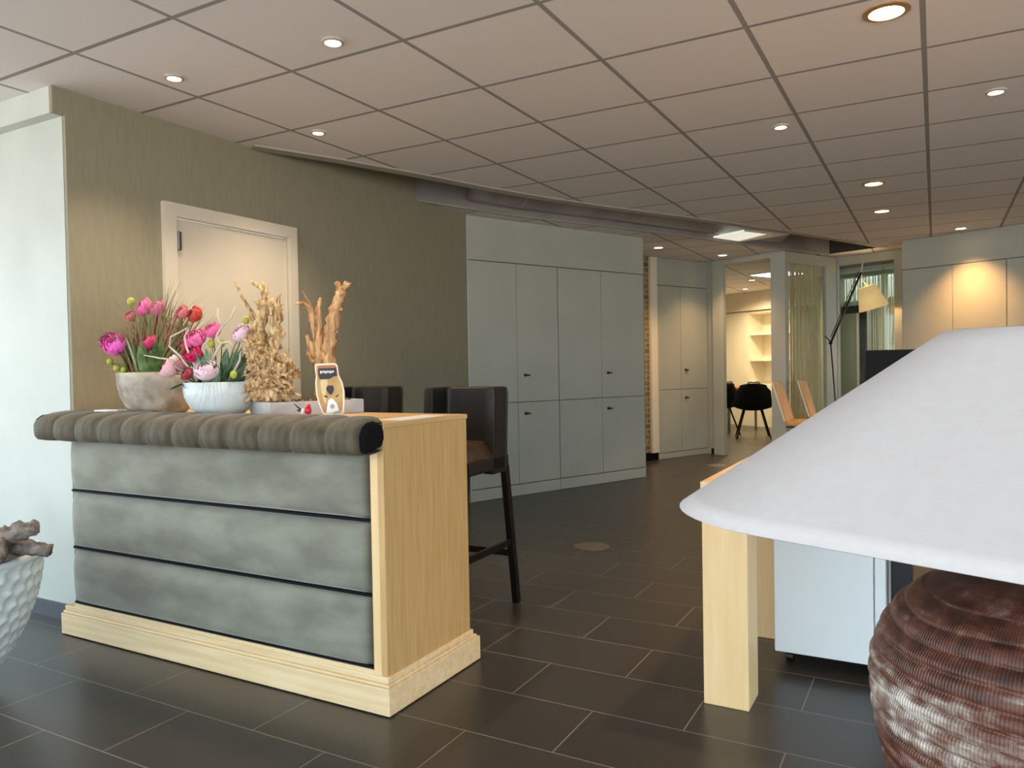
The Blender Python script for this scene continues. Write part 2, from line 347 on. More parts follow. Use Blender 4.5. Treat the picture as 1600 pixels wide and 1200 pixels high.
# wall behind / beside cabinets
b = B(); A1 = Vector((-3.01, 8.9, 0))
pier = thing('brick_pier', 'narrow yellow brick pier between the two grey-green cupboard runs', 'pier', C_ := O2-V*.12, AV)
pier['kind'] = 'structure'; pier.name = 'wall_brick_pier'
del pier['category']; del pier['label']
B().box(-1.1, 0, .02, .3, .1, Z-.003).out('brick_face', 'brick', pier)
B().box(.002, .118, -.015, .3, .09, Z-.003).out('plaster_face', 'creamwhite', pier, bevel=.004)
B().box(-1.1, .118, .0, .3, 0, .09).out('pier_base', 'black', pier)
bk = O1+V*2.19-U*.46
st('wall_corridor', B().beam((-3.9, 7.5, 1.234), (-3.5, 9.0, 1.234), .05, 2.46), 'pale')
e2 = O2+V*.957; P1_ = Vector((-2.49, 9.80, 0))
st('wall_back_return', B().prism([tuple((e2-U*.02+V*.004)[:2]), tuple((P1_+U*.01+V*.03)[:2]), tuple((P1_+U*.01+V*.09)[:2]), tuple((e2-U*.25+V*.25)[:2])], 0, Z-.003), 'mint')
B_ = B().beam(tuple(e2+U*.03+V*.03+Vector((0, 0, .035))), tuple(e2+U*.10-V*.0+Vector((0, 0, .035))), .05, .07); st('baseboard_back', B_, 'black')

# ------------------------------------------------------------------ glazed partitions
P1 = Vector((-2.49, 9.80, 0)); P2 = Vector((-1.53, 9.38, 0)); P3 = Vector((-1.08, 10.42, 0))
def frame_local(name, origin, rot): return thing(name, None, None, origin, rot, kind='structure')
f1 = frame_local('door_2', P1, AU)
B().box(0, .165, 0, .06, 0, Z-.003).box(.85, 1.045, 0, .06, 0, Z-.003).box(.165, .85, 0, .06, 2.41, Z-.003).out('door_frame', 'mint', f1, bevel=.003)
f2 = frame_local('window_3', P2+V*.02, AV)
B().box(0, .04, 0, .05, 0, Z-.01).box(.86, 1.10, 0, .05, 0, Z-.01).box(0.04, .86, 0, .05, 2.33, Z-.01).box(.04, .86, 0, .05, 0, .1).out('window_frame', 'mint', f2, bevel=.002)
B().box(.04, .86, .02, .028, .1, 2.33).out('pane', 'glass', f2)
f3 = frame_local('window_4', P3-U*.085, AU)
B().box(0, .09, 0, .06, 0, Z-.003).box(.80, .895, 0, .06, 0, Z-.003).box(.09, .80, 0, .06, 2.36, Z-.003).box(.09, .80, 0, .06, 0, .1).out('window_frame', 'mint', f3, bevel=.003)
B().box(.09, .80, .025, .033, .1, 2.36).out('pane', 'glass', f3)
e3 = P3+U*.815
st('wall_back', B().beam(tuple(e3+V*.03+Vector((0, 0, 1.234))), tuple(e3+U*5.4+V*.03+Vector((0, 0, 1.234))), .06, 2.46), 'pale')
# string curtains
def strings(name, label, origin, rot, w, z0, z1, n, r=.0035, seed=1, jit=.004):
    rnd = random.Random(seed); b = B()
    for i in range(n):
        x = w*(i+.5)/n+rnd.uniform(-jit, jit)*2; y = rnd.uniform(-.012, .012); rr = r*rnd.uniform(.7, 1.5)
        b.tube([(x, y, z1), (x+rnd.uniform(-jit, jit), y, (z0+z1)/2), (x+rnd.uniform(-jit, jit)*1.5, y, z0)], rr, 4)
    o = b.out(name, 'string'); o.location = origin; o.rotation_euler = (0, 0, rot); tag(o, label, 'curtain', kind='stuff'); return o
strings('string_curtain', 'cream string curtain hanging behind the glass pane beside the open doorway', P2+V*.07+U*-.06, AV, .80, .05, 2.33, 62, .0042, 3)
# room behind the second glass front
Q = P3+V*1.8
strings('string_curtain', 'bright string curtain across the far side of the small glazed office', Q-U*1.25-V*.05, AU, 1.9, .03, 2.40, 110, .005, 5)
f5 = frame_local('window_5', Q-U*1.35, AU)
fb = B().box(0, 2.1, .05, .11, 2.40, Z-.003).box(0, .05, .05, .11, 0, Z).box(2.02, 2.1, .05, .11, 0, Z).box(0, 2.1, .05, .11, 0, .08).box(.98, 1.06, .05, .11, .08, 2.4).box(0, 2.1, .02, .05, 1.93, 2.05)
fb.out('window_frame', 'doormint', f5)
B().box(.05, 2.02, .075, .083, .08, 2.4).out('pane', 'glass', f5)
f6 = frame_local('door_3', Q-U*.92-V*.16, AU)
B().box(-.03, .05, 0, .05, 0, 1.95).box(.33, .42, 0, .05, 0, 1.95).box(.05, .33, 0, .05, 1.86, 1.97).out('door_frame', 'blackmetal', f6)
B().box(.05, .29, .005, .04, 0, 1.86).out('door_leaf', 'doormint', f6); B().box(.29, .33, .0, .04, 0, 1.86).out('door_edge', 'creamwhite', f6)
st('wall_office_side', B().beam(tuple(P3+V*.12-U*.05+Vector((0, 0, 1.234))), tuple(P3+V*1.8-U*1.0+Vector((0, 0, 1.234))), .05, 2.46), 'pale')
st('wall_office_right', B().beam(tuple(P3+U*1.0+V*.12+Vector((0, 0, 1.234))), tuple(Q+U*1.0+Vector((0, 0, 1.234))), .05, 2.46), 'olive')
st('ceiling_beam', B().beam(tuple(P3+V*.5-U*.3+Vector((0, 0, Z-.06))), tuple(P3+V*.5+U*1.0+Vector((0, 0, Z-.06))), .35, .11), 'slotgrey')
# daylight courtyard wall behind the office (bright, outdoors)
# ------------------------------------------------------------------ meeting room
B0 = Vector((-3.113, 14.596, 0)); W = Vector((.85, -.527, 0)).normalized(); NB = Vector((W.y, -W.x, 0)); AW = math.atan2(W.y, W.x)
st('wall_meeting_left', B().beam((-2.70, 9.98, 1.234), (-4.3, 15.35, 1.234), .06, 2.46), 'pale')
st('wall_meeting_back', B().beam(tuple(B0-W*1.5-NB*.48+Vector((0, 0, 1.234))), tuple(B0+W*4.0-NB*.48+Vector((0, 0, 1.234))), .06, 2.46), 'cream')
sof = thing('ceiling_soffit', None, None, B0, AW, kind='structure')
B().box(-1.4, 3.9, -.06, .42, 2.13, Z-.003).out('soffit_face', 'cream', sof)
bc = thing('bookcase', 'cream built-in bookcase with empty open shelves on the meeting room back wall', 'bookcase', B0, AW)
B().box(-.95, .03, 0, .4, .0, 2.12).out('tall_door', 'creamwhite', bc, bevel=.003)
B().box(.03, .10, 0, .4, 0, 2.12).box(1.05, 1.12, 0, .4, 0, 2.12).box(.10, 1.05, .37, .4, 0, 2.12).box(.10, 1.05, 0, .4, 2.08, 2.12).out('carcass', 'creamwhite', bc)
for z in (1.68, 1.20): B().box(.10, 1.05, .02, .37, z, z+.045).out('shelf', 'creamwhite', bc)
B().box(.10, 1.05, -.01, .37, .0, .78).out('lower_door', 'creamwhite', bc, bevel=.003)
cb = thing('tall_cupboard', 'taupe tall cupboard beyond the string curtain, right of the bookcase', 'cupboard', B0+W*1.25, AW)  # added taupe block, stands in for the dark door reflection in the glass
B().box(0, 1.7, -.1, .38, 0, 2.1).out('cupboard_body', 'taupe', cb); B().box(.02, .84, -.12, -.1, .05, 2.05).out('cupboard_door', 'taupe', cb, bevel=.003); B().box(.86, 1.68, -.12, -.1, .05, 2.05).out('cupboard_door', 'taupe', cb, bevel=.003)

# meeting chair (shell with arms, four splayed legs), local front = -y ; we look at its back
def shell_chair(name, label, loc, rz):
    t = thing(name, label, 'chair', loc, rz, 'black shell chairs in the meeting room')
    v = []; f = []; nu, nv = 16, 12
    for j in range(nv+1):
        q = j/nv
        # seat front -> seat back -> up the back
        if q < .45: y = -.24+q/.45*.42; z = .45-.02*math.sin(q/.45*PI)
        else: k = (q-.45)/.55; y = .18+.07*k+.03*math.sin(k*PI/2); z = .45+k*.40
        for i in range(nu+1):
            s = i/nu*2-1
            wdt = .24+.03*math.sin(q*PI)+(.055 if .42 < q < .62 else 0)*abs(s)**3 - (.05 if q > .9 else 0)
            zz = z+(.05*abs(s)**2.2 if q < .5 else .0)+(0 if q < .93 else -.03*abs(s)**3); yy = y-(.13*abs(s)**2.2 if q > .45 else 0)
            v.append((s*wdt, yy, zz))
    for j in range(nv):
        for i in range(nu):
            a = j*(nu+1)+i
            f.append((a, a+1, a+nu+2, a+nu+1))
    obj('seat_shell', v, f, 'black', t, smooth=True, solid=.022)
    B().tube([(-.10, .255, .83), (-.07, .275, .87), (.07, .275, .87), (.10, .255, .83)], .014, 8).out('grip', 'steel', t, smooth=True)
    for sx in (-1, 1):
        for sy in (-1, 1):
            B().tube([(sx*.13, sy*.11, .44), (sx*.25, sy*.23, 0)], [.016, .011], 8).out('leg', 'blackmetal', t, smooth=True)
    return t
shell_chair('meeting_chair', 'black shell chair seen from behind in the meeting room doorway', (-2.50, 12.25, 0), math.radians(195))
mc2 = shell_chair('meeting_chair', 'black shell chair half hidden by the left post of the doorway', (-3.10, 12.55, 0), math.radians(225))
mt = thing('meeting_table', 'red-brown meeting table behind the black shell chairs', 'table', (-3.05, 13.40, 0), AU)
B().box(-.45, .24, -.45, .45, .73, .76).out('tabletop', 'tabletop', mt, bevel=.005)
for sx in (-.38, .17):
    for sy in (-.38, .38): B().tube([(sx, sy, 0), (sx, sy, .73)], .022, 10).out('leg', 'steel', mt)

# ------------------------------------------------------------------ downlights
def downlight(name, x, y, r, power, label, warm=(1, .70, .40), z=Z, size=115, bz='bezelw', blend=.9):
    t = thing(name, label, 'ceiling light', (x, y, z), 0, 'recessed ceiling spotlights')
    B().lathe([(r*1.35, -.001), (r*1.35, -.006), (r*1.0, -.010), (r*.98, -.002)], 28, close=True).out('bezel', bz, t, smooth=False)
    B().lathe([(r*.98, -.004), (r*.6, -.0055), (1e-5, -.006)], 28).out('lens', 'bulb', t)
    if power:
        l = bpy.data.lights.new(name+'_beam', 'SPOT'); l.energy = power; l.color = warm; l.spot_size = math.radians(size); l.spot_blend = blend; l.shadow_soft_size = r*.9
        o = bpy.data.objects.new(name+'_beam', l); C.objects.link(o); o.parent = t; o.location = (0, 0, -.02)
    return t
LW = (1, .60, .28); 
DL = [(-2.099, 2.362, .033, 26, 'ceiling spotlight above the left half of the reception counter'),
      (-2.949, 2.279, .030, 26, 'ceiling spotlight nearest the top of the pale corner wall'),
      (-2.965, 3.201, .030, 26, 'ceiling spotlight above the cream door beside the olive wall'),
      (-.155, 3.237, .062, 62, 'large ceiling spotlight above the oak desk, at the top of the picture'),
      (.266, 4.474, .034, 30, 'ceiling spotlight furthest right, above the lampshade'),
      (-.746, 4.481, .032, 30, 'small ceiling spotlight between the large one and the curved ceiling slot'),
      (-.393, 6.271, .060, 62, 'large ceiling spotlight, nearer one of the pair in line over the room middle'),
      (-.403, 7.448, .058, 62, 'large ceiling spotlight, farther one of the pair in line over the room middle'),
      (.226, 8.874, .050, 55, 'ceiling spotlight throwing a warm pool on the wall cupboards'),
      (-2.69, 8.275, .050, 34, 'ceiling spotlight in front of the brick pier'),
      (-2.233, 9.31, .050, 34, 'ceiling spotlight in front of the open doorway')]
for i, (x, y, r, p, lab) in enumerate(DL):
    downlight('downlight', x, y, r, p*(2.6 if i == 8 else 2.0), lab, warm=(1, .50, .17) if i == 8 else LW if i > 2 else (1, .78, .54), bz='bezel' if r > .055 else 'bezelw', size=110 if i != 8 else 100)
downlight('downlight', -2.507, 12.337, .05, 190, 'ceiling spotlight inside the meeting room, seen through the doorway', warm=(1, .76, .46), size=160)
downlight('downlight', -2.9, 13.7, .05, 180, 'ceiling spotlight close to the meeting room bookcase', warm=(1, .76, .46), size=160)  # invented fixture, added to brighten the meeting room
downlight('downlight', -.55, 11.2, .045, 45, 'ceiling spotlight inside the small glazed office', warm=(1, .80, .55), size=150)  # invented fixture, added so the office curtain reads brighter
pn = thing('ceiling_panel_light', 'bright square panel light on the meeting room ceiling', 'ceiling light', (-2.02, 11.75, Z), AU)
B().box(-.3, .3, -.3, .3, -.012, -.002).out('panel_frame', 'whitelac', pn); B().box(-.27, .27, -.27, .27, -.016, -.012).out('diffuser', 'panel_light', pn)
# daylight panel in the ceiling slot
sk = thing('skylight_panel', 'pale glowing skylight panel set in the curved ceiling slot', 'skylight', (0, 0, 0))
B().prism([(-2.02, 8.03), (-1.66, 7.82), (-1.50, 8.13), (-1.85, 8.42)], Z+.004, Z+.02).out('lit_pane', 'skypanel', sk)
B().prism([(-1.66, 7.82), (-1.62, 7.80), (-1.31, 8.31), (-1.84, 8.46), (-1.85, 8.42), (-1.50, 8.13)], Z+.002, Z+.018).out('pane_edge', 'whitelac', sk)

# ------------------------------------------------------------------ reception counter
rc = thing('reception_counter', 'oak reception counter with grey-green velvet padded front', 'counter', (0, 0, 0))
B().box(-3.352, -1.602, 2.035, 2.51, .01, .955).out('carcass', 'oak_v', rc)
B().box(-1.625, -1.600, 2.0, 2.515, .02, .972).out('side_panel', 'oak_v', rc, bevel=.002)
B().box(-1.658, -1.625, 2.0, 2.034, .10, .955).out('front_stile', 'oak_pale', rc, bevel=.002)
B().box(-3.345, -1.658, 2.0, 2.034, .10, .142).out('bottom_rail', 'oak_x', rc, bevel=.002)
B().box(-3.352, -1.658, 2.026, 2.0345, .142, .955).out('backing', 'velvet_black', rc)
def plinth(ex, z0, z1, m, nm):
    B().box(-3.40-ex, -1.60+ex, 2.0-ex, 2.515+ex*2.5, z0, z1).out(nm, m, rc, bevel=.003)
plinth(.018, .004, .095, 'oak_x', 'base_plinth'); plinth(.012, .095, .106, 'oak_x', 'base_cap'); plinth(.006, .106, .128, 'oak_x', 'base_moulding')
B().box(-3.42, -1.597, 2.0, 2.52, .956, .974).out('worktop', 'oak_y', rc, bevel=.003)
def pad(x0, x1, z0, z1, y, depth, name):
    nx, nz = 60, 16; v = []; f = []
    for j in range(nz+1):
        for i in range(nx+1):
            a, c = i/nx, j/nz
            ex = (1-abs(2*a-1)**18)**.5 if abs(2*a-1) < 1 else 0; ez = (1-abs(2*c-1)**3.4)**.5 if abs(2*c-1) < 1 else 0
            e = ex*ez
            x = x0+(x1-x0)*a; z = z0+(z1-z0)*c
            wv = .0035*noise.noise(Vector((x*3, z*5, 1.3)))+.0015*noise.noise(Vector((x*9, z*9, 2.3)))
            v.append((x, y-depth*e+wv*e, z))
    for j in range(nz):
        for i in range(nx):
            a = j*(nx+1)+i; f.append((a, a+1, a+nx+2, a+nx+1))
    o = obj(name, v, f, 'velvet', rc, smooth=True, solid=.002); return o
for z0, z1 in ((.146, .388), (.394, .640), (.648, .885)): pad(-3.352, -1.674, z0, z1, 2.020, .042, 'padded_panel')
for z in (.1465, .391, .644): B().box(-3.350, -1.662, 2.006, 2.022, z-.0045, z+.0045).out('piping', 'velvet_black', rc)  # lowest strip is a dark line painting the black gap under the pads
# quilted bolster: 12 channels
bo = B(); nseg = 12; x0, x1 = -3.412, -1.602; ns = 10
prof = [(2.04, .885), (1.96, .878), (1.905, .874), (1.882, .879), (1.868, .895), (1.865, .92), (1.868, .945), (1.882, .966), (1.91, .983), (1.95, .993), (2.0, .998), (2.05, .997), (2.085, .988), (2.10, .976)]
cy, cz = 1.99, .93; n = nseg*ns; v = []; f = []
for i in range(n+1):
    x = x0+(x1-x0)*i/n; fr = (i % ns)/ns; fr = fr if i % ns else 0
    bul = (max(0, math.sin(PI*fr)))**.35 if 0 < fr < 1 else 0
    endf = 1
    e = min(i, n-i)/ns
    if e < .35: endf = (1-(1-e/.35)**2)**.5*.14+.86
    k = (.86+.14*bul)*endf
    tp = max(0, min(1, (n-i)/(ns*1.6))); tp = tp*tp*(3-2*tp)
    for (y, z) in prof:
        yy = cy+(y-cy)*k; zz_ = cz+(z-cz)*(k if z > .9 else .97+.03*bul)
        if yy > 2.0: zz_ -= (1-tp)*max(0, yy-2.0)*.35*(1 if z > .93 else -.2); yy = 2.0+(yy-2.0)*(.08+.92*tp)
        v.append((x, yy, zz_))
m = len(prof)
for i in range(n):
    for j in range(m-1): a = i*m+j; f.append((a, a+1, a+m+1, a+m))
f.append(tuple(range(m))); f.append(tuple(n*m+j for j in range(m))[::-1])
for i in range(n): f.append((i*m+m-1, i*m, (i+1)*m, (i+1)*m+m-1))
bol = obj('padded_bolster', v, f[:-n-2]+f[-n:], 'velvet_dark', rc, smooth=True)
cap = B(); pr = [(1.895, .884), (1.886, .90), (1.884, .94), (1.898, .966), (1.92, .981), (1.955, .985), (1.985, .976), (2.0, .955), (2.003, .925), (1.99, .898), (1.95, .887)]
cap.v = [(-1.603, y, z) for y, z in pr]+[(-1.596, cy+(y-cy)*.8, cz+(z-cz)*.8) for y, z in pr]; k_ = len(pr)
cap.f = [tuple(range(k_, 2*k_))]+[(i, (i+1) % k_, (i+1) % k_+k_, i+k_) for i in range(k_)]
cap.out('end_cap', 'velvet_black', bol, smooth=False)
cap = B(); cap.v = [(-3.411, y, z) for y, z in pr]+[(-3.418, cy+(y-cy)*.8, cz+(z-cz)*.8) for y, z in pr]; cap.f = [tuple(range(k_, 2*k_))]+[(i, (i+1) % k_, (i+1) % k_+k_, i+k_) for i in range(k_)]
cap.out('end_cap', 'velvet_dark', bol, smooth=False)
tag(B().prism([(-1.72, 2.12), (-1.615, 2.12), (-1.615, 2.40), (-1.72, 2.40)], .9745, .9765).out('paper_sheet', 'paper'), 'white paper sheet lying at the oak end of the reception counter', 'paper')

# ------------------------------------------------------------------ bar stools
def bar_stool(label, loc, rz=0):
    t = thing('bar_stool', label, 'bar stool', loc, rz, 'bar stools behind the reception counter')
    # local: back at +y, facing -y ; half width .20
    hw, yb, yf = .195, .17, -.02
    def wall(off, z):  # plan path of the tub back
        p = []; o = off
        for q in range(0, 5): p.append((-hw-o, yf+(yb-.06-yf)*q/4, z))
        for q in range(1, 6): a = PI-q*PI/12; p.append((-hw+.07+(.07+o)*math.cos(a), yb-.07+(.07+o)*math.sin(a), z))
        r = [(-x, y, z) for x, y, z in p[::-1]]; return p+r
    v = []; f = []; zs = [.66, .72, .80, .90, .98, 1.03, 1.055, 1.062]
    rows = []
    outer = [wall(.0-(.014 if z > 1.058 else .004 if z > 1.05 else 0)+.0*(z-.66), z) for z in zs]; inner = [wall(-.05+(.010 if z > 1.058 else 0), z) for z in zs[::-1]]
    rows = outer+inner; k = len(rows[0])
    for j, r_ in enumerate(rows): v += r_
    for j in range(len(rows)-1):
        for i in range(k-1): a = j*k+i; f.append((a, a+1, a+k+1, a+k))
    R_ = len(rows)
    f.append(tuple(j*k for j in range(R_))[::-1]); f.append(tuple(j*k+k-1 for j in range(R_)))
    for i in range(k-1): f.append((i, (R_-1)*k+i, (R_-1)*k+i+1, i+1))
    for p in range(len(v)):
        x, y, z = v[p]; v[p] = (x, y+(z-.66)*.07, z)
    obj('backrest', v, f, 'leather', t, smooth=True, bevel=.006)
    for s in (-1, 1):
        B().tube([(s*(hw+.001), .10+.0, .68), (s*(hw+.001), .128, 1.05)], .0025, 6).out('seam', 'leather_brown', t)
    nx = 14; v = []; f = []
    for j in range(nx+1):
        for i in range(nx+1):
            a, c = 2*i/nx-1, 2*j/nx-1; e = ((1-abs(a)**5)*(1-abs(c)**5)); e = max(e, 0)**.5
            v.append((a*.19, -.05+c*.175, .735+.075*e))
    for j in range(nx):
        for i in range(nx): a = j*(nx+1)+i; f.append((a, a+1, a+nx+2, a+nx+1))
    obj('seat_cushion', v, f, 'leather_brown', t, smooth=True)
    B().box(-.195, .195, -.23, .14, .675, .74).out('seat_frame', 'leather', t, bevel=.008)
    for sx in (-1, 1):
        B().beam((sx*.175, .13, .69), (sx*.185, .215, 0), .034, .034).out('leg', 'blackmetal', t, bevel=.003)
        B().beam((sx*.160, -.215, .69), (sx*.16, -.29, 0), .034, .034).out('leg', 'blackmetal', t, bevel=.003)
        B().beam((sx*.16, -.255, .30), (sx*.182, .178, .31), .018, .03).out('side_stretcher', 'blackmetal', t)
    B().beam((-.16, -.265, .22), (.16, -.265, .22), .02, .03).out('foot_rest', 'blackmetal', t); B().beam((-.18, .185, .25), (.18, .185, .25), .02, .03).out('rear_stretcher', 'blackmetal', t)
    return t
bar_stool('dark leather bar stool at the oak end of the counter, its leg and seat visible', (-1.985, 3.05, 0), math.radians(2))
bar_stool('dark brown leather bar stool further left, only its back showing above the counter', (-2.74, 3.22, 0), math.radians(3))
for x, y, lab in ((-1.93, 4.498, 'round metal floor socket cover in the dark tiles beside the storage cupboard'), (-2.2, 8.72, 'round metal floor socket cover near the open doorway')):
    t = thing('floor_socket', lab, 'floor socket', (x, y, 0)); B().lathe([(.115, 0), (.115, .003), (.108, .005), (1e-5, .005)], 36).out('cover_ring', 'drain', t); B().lathe([(.085, .005), (.083, .007), (1e-5, .007)], 36).out('lid', 'drain', t)  # the second one is just a flat round disc near the doorway

# ------------------------------------------------------------------ plants on the counter
def peony(p, r, m, parent, seed=0, name='peony', layers=4):
    rnd = random.Random(seed); p = Vector(p)
    face = Vector((rnd.uniform(-.5, .7), -rnd.uniform(.5, 1.1), rnd.uniform(.3, .9))).normalized(); tilt = Vector((0, 0, 1)).rotation_difference(face).to_matrix()
    b2 = B(); b2.ball((0, 0, -.1*r), r*.50, 10, (1, 1, .9)); allv = b2.v[:]; allf = b2.f[:]
    for L in range(layers):
        n = 5+2*L; rr = r*(.52+.16*L); hi = 1.25-.30*L
        for k in range(n):
            a0 = 2*PI*(k+.5*(L % 2))/n+rnd.uniform(-.2, .2); base = len(allv); nu, nv = 6, 5; wid = (3.6/n)*(1+.25*rnd.random()); lift = rnd.uniform(-.12, .12)
            for j in range(nv+1):
                q = j/nv; el = -PI*.42+q*(PI*.42+hi+lift)
                for i in range(nu+1):
                    t_ = i/nu*2-1; s_ = t_*wid*math.sin(PI*(.15+.62*q)); ruff = 1+(.07*math.sin(9*t_+k*2+L)+.05*rnd.uniform(-1, 1))*q*q
                    rad = rr*ruff*(1+.10*L/3*q*q)*(1-.10*t_*t_*q)
                    allv.append((rad*math.cos(el)*math.cos(a0+s_), rad*math.cos(el)*math.sin(a0+s_), rad*math.sin(el)*.85))
            for j in range(nv):
                for i in range(nu): a = base+j*(nu+1)+i; allf.append((a, a+1, a+nu+2, a+nu+1))
    vv = [tuple(p+tilt @ Vector(q)) for q in allv]
    return obj(name, vv, allf, m, parent, smooth=True)
def leafmesh(b, a, tip, w, up=.3, n=6):
    a = Vector(a); tip = Vector(tip); d = tip-a; side = d.cross(Vector((0, 0, 1))).normalized(); mid = a+d*.5+Vector((0, 0, up*d.length*.4)); base = len(b.v)
    for i in range(n+1):
        q = i/n; c = a*(1-q)**2+mid*2*q*(1-q)+tip*q*q; ww = w*math.sin(PI*min(1, .08+q*.92))**.8
        b.v += [tuple(c-side*ww/2), tuple(c-Vector((0, 0, ww*.15))), tuple(c+side*ww/2)]
    for i in range(n):
        k = base+i*3; b.f += [(k, k+1, k+4, k+3), (k+1, k+2, k+5, k+4)]
def blade(b, a, tip, w, sag=.0, n=7):
    a = Vector(a); tip = Vector(tip); d = tip-a; side = Vector((.875, .484, 0)); 
    if abs(d.normalized().dot(side)) > .8: side = Vector((0, 0, 1))
    mid = a+Vector((d.x*.3, d.y*.3, d.z*.62+sag*d.length)); base = len(b.v)
    for i in range(n+1):
        q = i/n; c = a*(1-q)**2+mid*2*q*(1-q)+tip*q*q; ww = w*(1-q**2)+.0004
        b.v += [tuple(c-side*ww/2), tuple(c+side*ww/2)]
    for i in range(n): k = base+i*2; b.f.append((k, k+1, k+3, k+2))
def stem(b, a, c, r=.003): 
    a = Vector(a); c = Vector(c); m_ = (a+c)/2+Vector((0, 0, .02)); b.tube([a, m_, c], r, 5)

# stone bowl arrangement
pc = Vector((-3.0, 2.20, 0)); sp = thing('flower_bowl', 'beige stone bowl of magenta and pink peonies with wild brown grasses', 'flower arrangement', (0, 0, 0))
prof = [(.085, .976), (.105, .978), (.135, 1.01), (.158, 1.06), (.168, 1.11), (.171, 1.158), (.166, 1.160), (.158, 1.13), (.12, 1.12), (1e-5, 1.12)]
B().lathe(prof, 48, (pc.x, pc.y)).out('stone_bowl', 'stone', sp, smooth=True)
B().lathe([(.157, 1.125), (.12, 1.14), (1e-5, 1.145)], 24, (pc.x, pc.y), fn=lambda r, z, t: r).out('soil', 'soil', sp, smooth=True)
fl = [((-3.051, 2.17, 1.447), .034, 'pink'), ((-3.009, 2.205, 1.441), .033, 'pink'), ((-3.148, 2.10, 1.282), .042, 'hot'), ((-3.195, 2.10, 1.300), .033, 'magenta'), ((-2.985, 2.14, 1.288), .034, 'rose'), ((-2.818, 2.25, 1.409), .030, 'red'), ((-2.873, 2.23, 1.418), .026, 'salmon'), ((-3.112, 2.149, 1.411), .022, 'salmon')]
stb = B()
for i, (p, r, mm) in enumerate(fl):
    peony(p, r*1.18, mm, sp, i+3); stem(stb, (pc.x+(p[0]-pc.x)*.35, pc.y+(p[1]-pc.y)*.35, 1.13), (p[0], p[1], p[2]-r*.7))
for i, p in enumerate([(-3.092, 2.139, 1.472), (-3.172, 2.086, 1.210), (-3.123, 2.083, 1.180), (-3.103, 2.103, 1.172)]):
    B().ball(p, .017 if i == 0 else .014, 10, (1, 1, 1.1)).out('bud', 'bud', sp, smooth=True); stem(stb, (pc.x-.06, pc.y-.02, 1.13), (p[0], p[1], p[2]-.01), .0022)
stb.out('flower_stems', 'leaf', sp, smooth=True)
lb = B(); rnd = random.Random(11)
for i in range(90):
    a = rnd.uniform(0, 2*PI); r0 = rnd.uniform(.02, .10); r1 = r0+rnd.uniform(.05, .10)
    leafmesh(lb, (pc.x+r0*math.cos(a), pc.y+r0*math.sin(a), 1.13), (pc.x+r1*math.cos(a), pc.y+r1*math.sin(a)*.8-.0, rnd.uniform(1.17, 1.32)), rnd.uniform(.022, .04))
o = lb.out('leaves', 'leaf', sp, smooth=True, kind='stuff')
gb = B(); gg = B()
tips = [(-3.318, 2.032, 1.374), (-3.31, 2.06, 1.187), (-3.207, 2.095, 1.428), (-3.206, 2.096, 1.493), (-3.132, 2.138, 1.50), (-3.04, 2.17, 1.555), (-3.083, 2.166, 1.533), (-3.021, 2.20, 1.54), (-2.946, 2.243, 1.581), (-2.907, 2.25, 1.558), (-2.793, 2.30, 1.499), (-2.803, 2.29, 1.465), (-2.749, 2.32, 1.40), (-3.294, 2.05, 1.334)]
for i, tp in enumerate(tips):
    for k in range(2): blade(gg, (pc.x+rnd.uniform(-.06, .06), pc.y+rnd.uniform(-.05, .05), 1.13), Vector(tp)+Vector((rnd.uniform(-.01, .01), rnd.uniform(-.01, .01), rnd.uniform(-.02, .01))), .006, sag=.16 if tp[2] < 1.4 else .05)
for i in range(620):
    t_ = rnd.uniform(-1, 1); h_ = rnd.uniform(.10, .42)*(1-abs(t_-.1)*.38)
    tip = (pc.x+t_*.20+.025, pc.y+t_*.09+rnd.uniform(-.07, .07), 1.12+h_)
    blade(gb if rnd.random() < .6 else gg, (pc.x+t_*.10+rnd.uniform(-.03, .03), pc.y+rnd.uniform(-.08, .06), 1.12), tip, rnd.uniform(.004, .008), sag=rnd.uniform(0, .08))
gg.out('grass_blades', 'grassg', sp, kind='stuff'); gb.out('dry_grass', 'grassb', sp, kind='stuff')

# white bowl arrangement
wc = Vector((-2.575, 2.175, 0)); wp = thing('flower_bowl', 'white glazed bowl of pale pink and crimson peonies with bleached twigs', 'flower arrangement', (0, 0, 0))
B().lathe([(.06, .976), (.085, .979), (.12, 1.01), (.142, 1.055), (.150, 1.113), (.146, 1.115), (.138, 1.09), (.10, 1.085), (1e-5, 1.085)], 48, (wc.x, wc.y)).out('white_bowl', 'whitepot', wp, smooth=True)
B().lathe([(.137, 1.095), (.10, 1.11), (1e-5, 1.115)], 24, (wc.x, wc.y)).out('soil', 'soil', wp, smooth=True)
wf = [((-2.725, 2.05, 1.180), .040, 'blush'), ((-2.690, 2.08, 1.185), .026, 'salmon'), ((-2.632, 2.10, 1.292), .037, 'pink'), ((-2.575, 2.14, 1.326), .030, 'pink'), ((-2.619, 2.08, 1.233), .035, 'crimson'), ((-2.467, 2.19, 1.313), .036, 'palepink'), ((-2.530, 2.07, 1.165), .041, 'palepink'), ((-2.678, 2.10, 1.270), .022, 'rose'), ((-2.620, 2.045, 1.150), .023, 'dustred')]
sb = B()
for i, (p, r, mm) in enumerate(wf):
    peony(p, r*1.15, mm, wp, i+31); stem(sb, (wc.x+(p[0]-wc.x)*.35, wc.y+(p[1]-wc.y)*.35, 1.10), (p[0], p[1], p[2]-r*.7))
for p in [(-2.437, 2.12, 1.143), (-2.445, 2.197, 1.364), (-2.561, 2.12, 1.270), (-2.524, 2.14, 1.272)]:
    B().ball(p, .015, 10, (1, 1, 1.15)).out('bud', 'bud', wp, smooth=True); stem(sb, (wc.x, wc.y, 1.1), (p[0], p[1], p[2]-.01), .0022)
